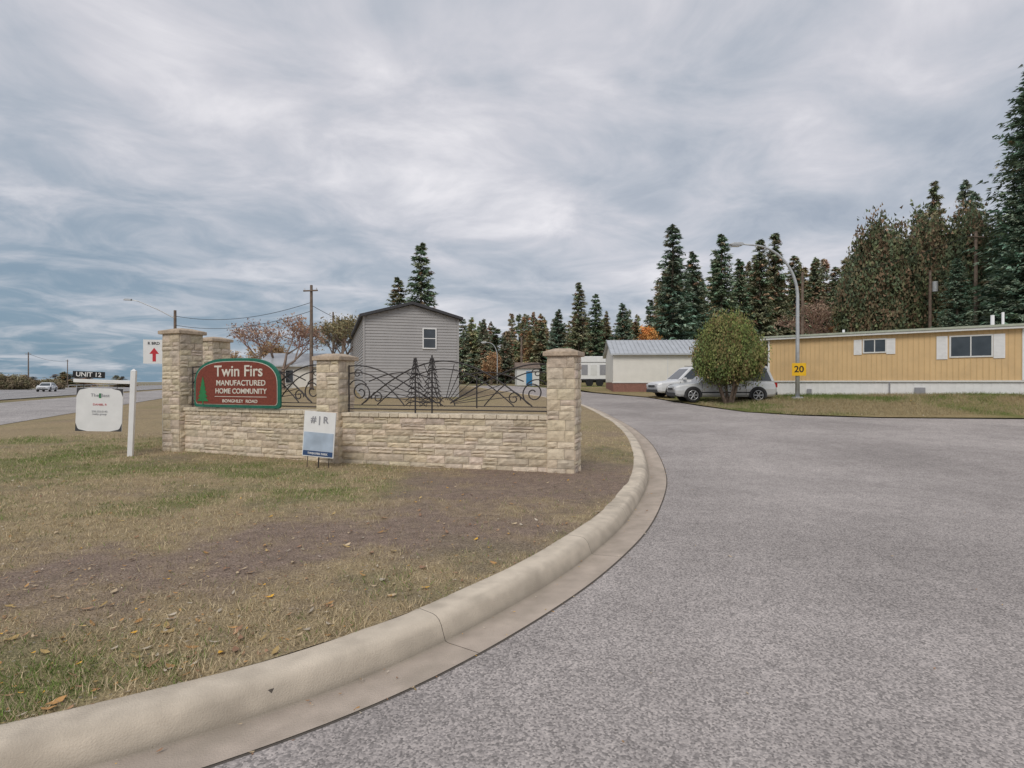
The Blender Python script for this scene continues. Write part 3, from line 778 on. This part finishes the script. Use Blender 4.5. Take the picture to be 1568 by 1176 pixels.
x0,y0=.5,56; bz=H(x0,y0); g=group('garden_shed',(x0,y0,bz),.1)
m=MB(); m.box(0,2.2,0,2,0,1.7); m.obj('walls',M_whiteold,g); m=MB(); m.poly_prism([(-.2,1.7),(2.2,1.7),(1,2.3)],'x',-.15,2.35); m.obj('roof',M_wood,g)
m=MB(); m.box(.9,1.5,-.02,-.003,0,1.4); m.obj('door',M_bluet,g)

# ------------------------------------------------------------ vehicles
def car(name,x,y,rz,paint,L=4.6,Wd=1.82,Hh=1.72,suv=True):
    g=group(name,(x,y,H(x,y)+.02),rz); hw=Wd/2; belt=.98 if suv else .92
    st=[(0,.62,.60,.80),(.06,.80,.34,.90),(.25,.86,.28,.97),(.9,.93,.26,1),(1.25,belt,.26,1),(2.6,belt+.02,.26,1),(L-.5,belt+.04,.26,1),(L-.12,belt+.02,.30,.97),(L,belt-.12,.42,.92)]
    vs=[];fs=[]
    for (xx,tz_,bz_,wf) in st:
        w=hw*wf
        half=[(w*.90,bz_),(w*.985,bz_+.10),(w,(bz_+tz_)*.5),(w*.975,tz_-.10),(w*.93,tz_-.02),(w*.80,tz_),(w*.3,tz_+.025)]
        ring=half+[(-a,b) for a,b in half[::-1]]
        vs+=[(xx,a,b) for a,b in ring]
    m_=14
    for i in range(len(st)-1):
        for k in range(m_): fs.append((i*m_+k,i*m_+(k+1)%m_,(i+1)*m_+(k+1)%m_,(i+1)*m_+k))
    fs.append(tuple(range(m_))[::-1]); fs.append(tuple((len(st)-1)*m_+k for k in range(m_)))
    m=MB(); m.add(vs,fs); m.obj('body',paint,g,smooth=False,bevel=.03)
    if suv: gp=[(1.18,belt),(1.95,Hh-.06),(2.2,Hh),(L-.55,Hh-.02),(L-.38,Hh-.07),(L-.10,belt)]
    else: gp=[(1.15,belt),(1.95,Hh-.04),(2.3,Hh),(3.2,Hh-.02),(3.5,Hh-.07),(4.15,belt)]
    def yy(z): return hw*.93-(z-belt)/(Hh-belt)*hw*.20
    vs=[(a,-yy(b),b) for a,b in gp]+[(a,yy(b),b) for a,b in gp]; n=len(gp)
    m=MB(); m.add(vs,[tuple(range(n)),tuple(range(n,2*n))[::-1]]+[(i,i+n,(i+1)%n+n,(i+1)%n) for i in range(n)]); m.obj('cabin',paint,g,bevel=.03)
    wb,wt=belt+.05,Hh-.12
    def fx(z,front):
        a,b=(gp[0],gp[1]) if front else (gp[-1],gp[-2]); return a[0]+(b[0]-a[0])*(z-a[1])/(b[1]-a[1])
    m=MB()
    xf=lambda z:fx(z,True)+.16; xr=lambda z:fx(z,False)-.14
    cuts=[None,2.45,3.35,None] if suv else [None,2.6,None]
    for i in range(len(cuts)-1):
        a0=(xf(wb) if i==0 else cuts[i]+.04); a1=(xf(wt) if i==0 else cuts[i]+.04)
        b0=(xr(wb) if cuts[i+1] is None else cuts[i+1]-.04); b1=(xr(wt) if cuts[i+1] is None else cuts[i+1]-.04)
        for s in (-1,1):
            m.add([(a0,s*(yy(wb)+.008),wb),(b0,s*(yy(wb)+.008),wb),(b1,s*(yy(wt)+.008),wt),(a1,s*(yy(wt)+.008),wt)],[(0,1,2,3)])
    e=.012
    m.add([(fx(wb,True)-e,-yy(wb)+.1,wb),(fx(wb,True)-e,yy(wb)-.1,wb),(fx(wt,True)-e,yy(wt)-.1,wt),(fx(wt,True)-e,-yy(wt)+.1,wt)],[(0,1,2,3)])
    m.add([(fx(wb,False)+e,-yy(wb)+.1,wb),(fx(wb,False)+e,yy(wb)-.1,wb),(fx(wt,False)+e,yy(wt)-.1,wt),(fx(wt,False)+e,-yy(wt)+.1,wt)],[(0,1,2,3)])
    m.obj('windows',M_glass,g)
    R=.35; wx=(.86,L-.92)
    ar=MB();ty=MB();rm=MB()
    for cx_ in wx:
        for s in (-1,1):
            pts=[(cx_+(R+.07)*math.cos(t),R+(R+.07)*math.sin(t)) for t in np.linspace(-.25,math.pi+.25,18)]
            ya,yb=sorted((s*(hw-.25),s*(hw+.012))); ar.poly_prism(pts,'y',ya,yb)
            ty.tube([(cx_,s*(hw-.21),R),(cx_,s*(hw-.02),R),(cx_,s*(hw+.02),R)],[R,R,R*.93],24)
            rm.tube([(cx_,s*(hw+.015),R),(cx_,s*(hw+.026),R)],.06,12)
            for k in range(6):
                t=k*math.pi/3; c_,s_=math.cos(t),math.sin(t)
                rm.tube([(cx_+c_*.04,s*(hw+.024),R+s_*.04),(cx_+c_*.22,s*(hw+.024),R+s_*.22)],.028,6)
            ring=[(cx_+.225*math.cos(t),s*(hw+.022),R+.225*math.sin(t)) for t in np.linspace(0,2*math.pi,25)]
            rm.tube(ring,.016,6,cap=False)
    ar.obj('wheel_arches',M_plastic,g); ty.obj('tyres',M_tyre,g); rm.obj('rims',M_rim,g)
    m=MB(); m.box(-.03,.14,-hw*.80,hw*.80,.30,.46); m.box(L-.12,L+.04,-hw*.86,hw*.86,.36,.52)
    m.box(1.25,L-1.3,-hw-.012,-hw+.03,.45,.51); m.box(1.25,L-1.3,hw-.03,hw+.012,.45,.51)
    m.box(-.02,.05,-.45,.45,.60,.70)
    if suv:
        for s in (-1,1): m.tube([(2.2,s*hw*.66,Hh+.05),(L-.7,s*hw*.66,Hh+.04)],.018,6)
    m.obj('bumpers_and_trim',M_plastic,g,bevel=.015)
    m=MB()
    for s in (-1,1): m.box(-.01,.16,*sorted((s*hw*.50,s*hw*.84)),.62,.76)
    m.obj('headlamps',M_lens,g,bevel=.015)
    m=MB()
    for s in (-1,1): m.box(L-.13,L+.01,*sorted((s*hw*.74,s*hw*.94)),.72,.95)
    m.obj('tail_lamps',M_tail,g,bevel=.01)
    m=MB()
    for s in (-1,1): m.box(1.42,1.58,*sorted((s*(hw-.02),s*(hw+.17))),belt+.0,belt+.13)
    m.obj('mirrors',paint,g,bevel=.02)
    m=MB()
    for xx in (1.28,2.42,3.36): 
        for s in (-1,1): m.box(xx,xx+.012,*sorted((s*(hw-.02),s*(hw+.003))),.36,belt-.08)
    for xx in (2.25,3.2):
        for s in (-1,1): m.box(xx,xx+.13,*sorted((s*(hw-.02),s*(hw+.02))),.80,.825)
    m.obj('door_gaps',M_black,g)
    return g
car('parked_suv',7.85,28.2,math.radians(-2),M_silver,4.85,1.86,1.80)
car('parked_car',7.75,31.6,math.radians(8),M_wcar,4.6,1.8,1.72,True)
car('moving_car',-76,92,math.radians(114),M_wcar,4.5,1.8,1.5,False)
car('moving_car',-101,124,math.radians(114),M_wcar,4.7,1.8,1.75,True)
car('moving_car',-80,140,math.radians(294),M_silver,4.7,1.8,1.7,True)

# ------------------------------------------------------------ trees
def conifer_arr(Ht,R,seed,dens=1.0,sz=1.0,col=(.25,.32,.215),skirt=.06,brown=.10,power=.70):
    r=np.random.default_rng(seed)
    nb=int(Ht*17*dens); t=skirt+(1-skirt)*(r.random(nb)**1.1)*.985
    nw=int(Ht*1.5); t=np.where(r.random(nb)<.65,np.round(t*nw)/nw+r.normal(0,.006,nb),t); t=np.clip(t,skirt,.985)
    th=r.random(nb)*2*np.pi
    lump=.90+.14*np.sin(th*2+t*5+seed)+.10*np.sin(th*5+t*17)
    Lb=R*np.clip((1-t),0,1)**power*r.uniform(.60,1.10,nb)*lump+.10
    Lb*=np.where(t<.2,.75+1.2*t,1)
    K=9; f=((np.arange(K)+.8)/K)**.8
    S=f[None,:]*np.ones((nb,1))+r.uniform(-.04,.04,(nb,K))
    dr=r.uniform(.10,.45,nb)[:,None]
    X=np.cos(th)[:,None]*Lb[:,None]*S; Y=np.sin(th)[:,None]*Lb[:,None]*S
    Z=t[:,None]*Ht+Lb[:,None]*(-dr*S+.18*S**3)
    X=X.ravel();Y=Y.ravel();Z=Z.ravel();TH=np.repeat(th,K);SS=S.ravel();TT=np.repeat(t,K)
    n=4; X=np.repeat(X,n);Y=np.repeat(Y,n);Z=np.repeat(Z,n);TH=np.repeat(TH,n);SS=np.repeat(SS,n);TT=np.repeat(TT,n);N=len(X)
    a=TH+r.normal(0,.8,N); size=sz*r.uniform(.20,.46,N)*(1.1-.5*TT)
    d=np.stack([np.cos(a),np.sin(a),r.uniform(-.70,.15,N)],1); lt=np.stack([-np.sin(a),np.cos(a),r.uniform(-.9,.9,N)],1)
    P=np.stack([X,Y,Z],1)+r.normal(0,.06,(N,3))*sz
    V=np.zeros((N,3,3)); V[:,0]=P-lt*size[:,None]*.28; V[:,1]=P+lt*size[:,None]*.28; V[:,2]=P+d*size[:,None]*1.25
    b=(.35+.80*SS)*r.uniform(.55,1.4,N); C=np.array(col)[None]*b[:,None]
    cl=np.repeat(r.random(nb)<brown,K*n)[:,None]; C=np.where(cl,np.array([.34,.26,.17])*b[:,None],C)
    hue=np.repeat(r.uniform(.8,1.25,nb),K*n); C[:,0]*=hue
    V=V.reshape(-1,3); C=np.repeat(C,3,0)
    k=7; zz=np.array([0,Ht*.5,Ht*.98]); rr=np.array([.02,.012,.002])*Ht*.75
    tv=np.array([[rr[i]*math.cos(2*math.pi*q/k),rr[i]*math.sin(2*math.pi*q/k),zz[i]] for i in range(3) for q in range(k)])
    tf=[]
    for i in range(2):
        for q in range(k):
            A=i*k+q;B=i*k+(q+1)%k; tf+= [(A,B,B+k),(A,B+k,A+k)]
    F=np.concatenate([np.arange(len(V)).reshape(-1,3),np.array(tf)+len(V)])
    V=np.concatenate([V,tv]); C=np.concatenate([C,np.tile([.15,.12,.095],(len(tv),1))])
    return V,F,C
PA=[]
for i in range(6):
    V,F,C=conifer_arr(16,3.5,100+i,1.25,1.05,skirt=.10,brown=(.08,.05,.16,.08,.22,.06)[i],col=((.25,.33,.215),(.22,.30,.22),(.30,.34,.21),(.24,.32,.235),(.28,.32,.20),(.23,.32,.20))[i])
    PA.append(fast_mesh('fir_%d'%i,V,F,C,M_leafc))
def fir(x,y,top,R,i=None,name='fir_tree'):
    i=random.randrange(6) if i is None else i; z=H(x,y)-.1; s=(top-z)/16; rs=R/2.9
    return link(name,PA[i],(x,y,z),random.random()*6.28,(rs,rs,s))
for (x,y,t,R) in [(-9.9,62,16.9,2.9),(-12.6,63,13.3,2.6),(10,85,16.6,2.8),(12.9,88,15.4,2.5),(7.5,92,13.5,2.4),
    (17.5,62,18.9,3.3),(21.0,66,16.9,2.7),(24.3,66,18.9,2.9),(27.2,68,16.4,2.6),(29.6,68,18.9,2.8),(32.3,70,20.2,2.9),(35.2,71,17.6,2.7),(38.4,72,17.2,2.8),(41.5,73,16.6,2.7),
    (43.0,58,22.2,2.5),(46.2,58,22.4,2.5),(48.0,59,21.5,2.4),(44.6,62,20.5,2.5),(19.3,72,15.5,2.5),(22.8,74,15.9,2.5),(15.5,80,12.8,2.4)]:
    fir(x,y,t,R)
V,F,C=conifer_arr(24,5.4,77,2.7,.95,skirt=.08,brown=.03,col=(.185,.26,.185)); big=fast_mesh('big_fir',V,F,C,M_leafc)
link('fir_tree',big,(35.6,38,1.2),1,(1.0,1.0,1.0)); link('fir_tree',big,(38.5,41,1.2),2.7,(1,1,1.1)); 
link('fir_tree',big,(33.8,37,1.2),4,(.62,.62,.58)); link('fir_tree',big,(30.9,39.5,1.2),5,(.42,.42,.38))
fv=[];ff=[];fc=[];off=0
prot=[conifer_arr(12,2.9,300+i,.66,1.40,col=(.28,.34,.225)) for i in range(4)]
r=np.random.default_rng(5)
def addf(x,y,top,R,tint=(1,1,1)):
    global off
    V,F,C=prot[r.integers(4)]; z=H(x,y); a=r.random()*6.28; s=top/12; q=R/2.4
    V2=np.stack([(V[:,0]*math.cos(a)-V[:,1]*math.sin(a))*q+x,(V[:,0]*math.sin(a)+V[:,1]*math.cos(a))*q+y,V[:,2]*s+z],1)
    k=r.uniform(.75,1.3); fv.append(V2);ff.append(F+off);fc.append(C*k*np.array(tint)*np.array([r.uniform(.9,1.5),1,r.uniform(.8,1.1)])); off+=len(V2)
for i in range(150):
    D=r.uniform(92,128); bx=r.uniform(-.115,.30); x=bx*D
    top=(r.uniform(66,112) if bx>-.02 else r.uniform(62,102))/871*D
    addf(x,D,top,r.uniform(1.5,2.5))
for i in range(75):
    D=r.uniform(75,92); bx=r.uniform(.24,.64); addf(bx*D,D,r.uniform(110,190)/871*D,r.uniform(1.9,2.8))
for i in range(80):
    D=r.uniform(170,260); bx=r.uniform(-1.0,-.10); addf(bx*D,D,r.uniform(6,22)/871*D*1.1,r.uniform(2.5,4),(1.4,1.05,1.0))
me=fast_mesh('distant_forest',np.concatenate(fv),np.concatenate(ff),np.concatenate(fc),M_leafc); link('distant_forest',me)

def crown_arr(parts,n,leaf,seed,cols,vert=0.0,clump=.35):
    r=np.random.default_rng(seed); pr=np.array(parts,float); vol=pr[:,3]*pr[:,4]*pr[:,5]; w=vol/vol.sum()
    ncl=n//26; ci=r.choice(len(pr),ncl,p=w); d=r.normal(size=(ncl,3)); d/=np.linalg.norm(d,axis=1)[:,None]
    rad=r.random(ncl)**.38*r.uniform(.82,1.08,ncl)
    cen=pr[ci,:3]+d*rad[:,None]*pr[ci,3:6]
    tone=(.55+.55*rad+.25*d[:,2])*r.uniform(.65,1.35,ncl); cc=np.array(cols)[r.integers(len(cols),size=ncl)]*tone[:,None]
    P=np.repeat(cen,26,0); N=len(P); P=P+r.normal(0,clump,(N,3))*np.array([.6,.6,.6+vert])
    a=r.normal(size=(N,3)); a[:,2]+=vert*2.5; a/=np.linalg.norm(a,axis=1)[:,None]; b=np.cross(a,r.normal(size=(N,3))); b/=np.linalg.norm(b,axis=1)[:,None]
    s=leaf*r.uniform(.6,1.4,N)[:,None]
    V=np.stack([P-b*s*.4,P+b*s*.4,P+a*s*1.2],1).reshape(-1,3); C=np.repeat(np.repeat(cc,26,0)*r.uniform(.75,1.3,N)[:,None],3,0)
    return V,np.arange(len(V)).reshape(-1,3),C
def limbs(mb,base,tips,r0,seed):
    rs=random.Random(seed)
    for t in tips:
        b=Vector(base); t=Vector(t); mid=b.lerp(t,.5)+Vector((rs.uniform(-.2,.2),rs.uniform(-.2,.2),rs.uniform(0,.3)))*(t-b).length*.3
        pts=[b,b.lerp(mid,.5),mid,mid.lerp(t,.5)+Vector((0,0,.05)),t]; mb.tube(pts,[r0,r0*.8,r0*.55,r0*.35,r0*.12],7)
def leafy(name,x,y,parts,n,leaf,seed,cols,trunk_r=.15,vert=0,clump=.35,stems=1):
    g=group(name,(x,y,H(x,y)-.05)); V,F,C=crown_arr(parts,n,leaf,seed,cols,vert,clump)
    link('crown',fast_mesh(name+'_crown',V,F,C,M_leafc),parent=g)
    mb=MB(); zc=min(p[2] for p in parts)
    if stems==1:
        mb.tube([(0,0,0),(0.03,0,zc*.5),(0,0,zc)],[trunk_r*1.3,trunk_r,trunk_r*.8],9)
        limbs(mb,(0,0,zc*.8),[(p[0],p[1],p[2]+p[5]*.4) for p in parts],trunk_r*.6,seed)
    else:
        for k in range(stems):
            a=k*6.28/stems+.4; limbs(mb,(math.cos(a)*.12,math.sin(a)*.12,0),[(math.cos(a)*.7,math.sin(a)*.7,zc)],trunk_r,seed+k)
    mb.obj('trunk',M_bark,g); return g
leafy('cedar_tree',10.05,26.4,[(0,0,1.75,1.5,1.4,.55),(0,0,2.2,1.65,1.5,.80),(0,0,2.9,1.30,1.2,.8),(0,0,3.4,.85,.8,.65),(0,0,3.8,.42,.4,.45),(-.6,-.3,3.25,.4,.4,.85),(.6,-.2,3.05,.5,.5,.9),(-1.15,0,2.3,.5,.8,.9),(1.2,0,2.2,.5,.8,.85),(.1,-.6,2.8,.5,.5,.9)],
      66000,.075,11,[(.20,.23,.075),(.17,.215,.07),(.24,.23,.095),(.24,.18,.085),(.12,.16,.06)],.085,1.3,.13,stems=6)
cr=np.random.default_rng(9)
for i,(bx_,D,yt) in enumerate([(.618,47,235),(.644,46,260),(.682,48,245),(.716,50,263),(.753,47,250),(.788,46,267),(.822,48,263),(.851,45,240),(.664,52,235),(.736,53,255),(.606,52,200),(.808,52,275)]):
    x=bx_*D; top=yt/871*D+1.6-H(x,D); R=cr.uniform(1.6,2.2)
    parts=[(0,0,top*.28,R*1.0,R,top*.22),(0,0,top*.5,R*.92,R*.9,top*.24),(.2,0,top*.70,R*.66,R*.7,top*.20),(0,.1,top*.86,R*.36,R*.36,top*.13),(-R*.5,0,top*.42,R*.55,R*.6,top*.18),(R*.5,0,top*.6,R*.45,R*.5,top*.17)]
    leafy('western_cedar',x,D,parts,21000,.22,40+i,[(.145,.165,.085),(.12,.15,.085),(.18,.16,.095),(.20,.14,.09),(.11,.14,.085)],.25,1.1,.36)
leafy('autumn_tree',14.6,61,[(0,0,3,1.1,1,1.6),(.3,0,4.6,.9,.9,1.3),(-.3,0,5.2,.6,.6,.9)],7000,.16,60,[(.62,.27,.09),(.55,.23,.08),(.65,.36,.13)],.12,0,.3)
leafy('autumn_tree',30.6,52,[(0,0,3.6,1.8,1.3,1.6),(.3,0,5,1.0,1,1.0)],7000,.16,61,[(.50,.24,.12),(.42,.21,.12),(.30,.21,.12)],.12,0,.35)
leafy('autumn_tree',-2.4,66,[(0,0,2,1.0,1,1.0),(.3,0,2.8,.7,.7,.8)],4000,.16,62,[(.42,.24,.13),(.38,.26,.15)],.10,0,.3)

M_barkc=mat('twig_bark',(.25,.20,.17),.95,attr=True,n_amt=.3)
def bare(name,x,y,h,seed,twig_col,leaves=0,lcol=[(.35,.18,.08)],spread=.55):
    rs=random.Random(seed); mb=MB(); tips=[]
    def grow(p,d,l,r_,dep):
        q=p+d*l; mid=p.lerp(q,.5)+Vector((rs.uniform(-1,1),rs.uniform(-1,1),0))*l*.06
        mb.tube([p,mid,q],[r_,r_*.85,r_*.68],5 if dep<2 else 3,twig_col if dep>2 else (.9,.85,.8),cap=False)
        if dep>=6: tips.append(q); return
        if dep>=4: tips.append(q)
        for k in range(rs.choice([2,3,3]) if dep<5 else 2):
            nd=(d+Vector((rs.gauss(0,spread),rs.gauss(0,spread),rs.uniform(-.15,.45)))).normalized()
            grow(q,nd,l*rs.uniform(.66,.86),max(r_*.62,.012),dep+1)
    grow(Vector((0,0,0)),Vector((0,0,1)),h*.24,h*.028,0)
    g=group(name,(x,y,H(x,y)-.1)); mb.obj('branches',M_barkc,g)
    if leaves:
        r=np.random.default_rng(seed); T=np.array([tuple(t) for t in tips]); P=T[r.integers(len(T),size=leaves)]+r.normal(0,.22,(leaves,3))
        a=r.normal(size=(leaves,3)); b=r.normal(size=(leaves,3)); s=.10
        V=np.stack([P-b*s*.5,P+b*s*.5,P+a*s],1).reshape(-1,3); cc=np.array(lcol)[r.integers(len(lcol),size=leaves)]*r.uniform(.7,1.3,leaves)[:,None]
        link('leaves',fast_mesh(name+'_leaves',V,np.arange(len(V)).reshape(-1,3),np.repeat(cc,3,0),M_leafc),parent=g)
rb=[(.42,.25,.19),(.38,.26,.19),(.44,.31,.21)]
bare('bare_tree',-18.3,45.5,7.6,1,(1.3,.98,.93),1300,rb)
bare('bare_tree',-20.5,47.5,6.8,2,(1.3,.98,.93),1000,rb)
bare('bare_tree',-13.0,43.5,6.6,3,(1.0,.9,.85),3500,[(.25,.23,.13),(.30,.24,.13)])
bare('bare_tree',-15.4,50,7.0,4,(1.0,.9,.85),3500,[(.24,.23,.13),(.30,.24,.13)])
bare('bare_tree',-26.5,52,4.8,5,(1.2,1,.9),2500,[(.50,.35,.20),(.46,.32,.19)])
bare('bare_tree',-24.0,56,5.6,6,(1.2,1,.9),2500,[(.45,.32,.19),(.46,.32,.19)])
bare('bare_tree',-30,60,5.0,8,(1.2,1,.9),2500,[(.45,.35,.22),(.40,.32,.19)])
bare('bare_tree',-8.5,47,5.0,14,(1.2,1,.9),2500,[(.40,.32,.18),(.34,.30,.16)])
bare('bare_tree',26.0,49,7.8,9,(1.1,.85,.8),800,[(.32,.23,.17)])
bare('bare_tree',29.0,50,7.4,10,(1.1,.85,.8),800,[(.32,.23,.17)])
bare('bare_tree',38,46,9.5,12,(1.1,.85,.8),1200,[(.34,.22,.17)])
for i,(x,y,s) in enumerate([(-110,117,4.6),(-104,119,3.2),(-116,122,4.4),(-99,122,2.2)]):
    leafy('hedge_bush',x,y,[(0,0,s*.45,s*1.0,s*.8,s*.5),(s*.6,0,s*.4,s*.7,s*.6,s*.4),(-s*.6,0,s*.5,s*.7,s*.6,s*.4)],14000,.22,80+i,[(.27,.21,.14),(.24,.20,.12),(.29,.24,.17),(.20,.19,.11)],.15,0,.4)
for i,(x,y,s) in enumerate([(-23,44,1.3),(-28,50,1.5),(-32,58,1.6),(-11.5,41,1.2),(-36,64,1.8),(-40,72,2.0),(4.0,58,1.3),(12.6,58,1.6)]):
    leafy('shrub',x,y,[(0,0,s*.5,s,s*.8,s*.55),(s*.5,0,s*.6,s*.6,s*.6,s*.5)],3500,.16,120+i,[(.15,.18,.10),(.23,.20,.11),(.19,.20,.10)],.08,0,.3)

# ------------------------------------------------------------ world, light, camera
SUN_EL=math.radians(42); SUN_AZ=math.radians(200)
w=bpy.data.worlds.new('World'); scene.world=w; w.use_nodes=True; nt=w.node_tree; N=nt.nodes; L=nt.links
bg=N['Background']
def math_n(op,a,b=None,clamp=False):
    n=N.new('ShaderNodeMath'); n.operation=op; n.use_clamp=clamp
    for i,v in enumerate((a,b)):
        if v is None: continue
        if hasattr(v,'links'): L.new(v,n.inputs[i])
        else: n.inputs[i].default_value=v
    return n.outputs[0]
sky=N.new('ShaderNodeTexSky'); sky.sky_type='NISHITA'; sky.sun_disc=False; sky.sun_elevation=SUN_EL; sky.sun_rotation=SUN_AZ
tc=N.new('ShaderNodeTexCoord'); sp=N.new('ShaderNodeSeparateXYZ'); L.new(tc.outputs['Generated'],sp.inputs[0])
z=math_n('MAXIMUM',sp.outputs[2],0.0); zd=math_n('ADD',z,.15)
u=math_n('DIVIDE',sp.outputs[0],zd); v=math_n('DIVIDE',sp.outputs[1],zd)
cb=N.new('ShaderNodeCombineXYZ'); L.new(u,cb.inputs[0]); L.new(v,cb.inputs[1]); cb.inputs[2].default_value=3.7
def noise(scale,detail,rough,dist,src=cb.outputs[0]):
    n=N.new('ShaderNodeTexNoise'); n.inputs['Scale'].default_value=scale; n.inputs['Detail'].default_value=detail; n.inputs['Roughness'].default_value=rough; n.inputs['Distortion'].default_value=dist
    L.new(src,n.inputs['Vector']); return n.outputs['Fac']
n1=noise(.8,7,.54,.3); n2=noise(2.4,6,.58,.6)
nn=math_n('ADD',math_n('MULTIPLY',n1,.62),math_n('MULTIPLY',n2,.38))
r1=N.new('ShaderNodeValToRGB'); e=r1.color_ramp.elements
e[0].position=.36; e[0].color=(.35,.40,.48,1); e[1].position=.64; e[1].color=(.88,.86,.89,1)
k=e.new(.45); k.color=(.49,.525,.59,1); k=e.new(.54); k.color=(.655,.655,.705,1)
L.new(nn,r1.inputs[0])
lf=N.new('ShaderNodeMapRange'); lf.inputs[1].default_value=.05; lf.inputs[2].default_value=-.62; L.new(sp.outputs[0],lf.inputs[0])
lo=N.new('ShaderNodeMapRange'); lo.inputs[1].default_value=.40; lo.inputs[2].default_value=.0; L.new(sp.outputs[2],lo.inputs[0])
# broken streaks of paler cloud lie across the clearer western air
st=N.new('ShaderNodeMapRange'); st.inputs[1].default_value=.42; st.inputs[2].default_value=.62; st.inputs[3].default_value=1.0; st.inputs[4].default_value=.45; L.new(n2,st.inputs[0])
fac=math_n('MULTIPLY',math_n('MULTIPLY',math_n('MULTIPLY',lf.outputs[0],lo.outputs[0]),1.1),st.outputs[0],True)
mx=N.new('ShaderNodeMix'); mx.data_type='RGBA'; L.new(fac,mx.inputs[0]); L.new(r1.outputs[0],mx.inputs[6]); mx.inputs[7].default_value=(.18,.285,.385,1)
skm=N.new('ShaderNodeMix'); skm.data_type='RGBA'; skm.blend_type='MULTIPLY'; skm.inputs[0].default_value=1; L.new(sky.outputs[0],skm.inputs[6]); skm.inputs[7].default_value=(.10,.10,.10,1)
m2=N.new('ShaderNodeMix'); m2.data_type='RGBA'; m2.inputs[0].default_value=.92; L.new(skm.outputs[2],m2.inputs[6]); L.new(mx.outputs[2],m2.inputs[7])
L.new(m2.outputs[2],bg.inputs['Color']); bg.inputs['Strength'].default_value=1.0
sd=bpy.data.lights.new('sun','SUN'); sd.energy=1.5; sd.angle=math.radians(25); sd.color=(1,.94,.86)
so=bpy.data.objects.new('sun',sd); COL.objects.link(so)
d=Vector((math.sin(SUN_AZ)*math.cos(SUN_EL),math.cos(SUN_AZ)*math.cos(SUN_EL),math.sin(SUN_EL)))
so.rotation_euler=d.to_track_quat('Z','Y').to_euler(); so.location=(0,0,50)

cd=bpy.data.cameras.new('camera'); cd.lens=20; cd.sensor_width=36; cd.clip_end=9000; cd.clip_start=.05
co=bpy.data.objects.new('camera',cd); COL.objects.link(co); co.location=(0,0,1.6); co.rotation_euler=(math.radians(90-.2),0,0)
scene.camera=co
scene.view_settings.view_transform='Standard'; scene.view_settings.look='None'; scene.view_settings.exposure=0
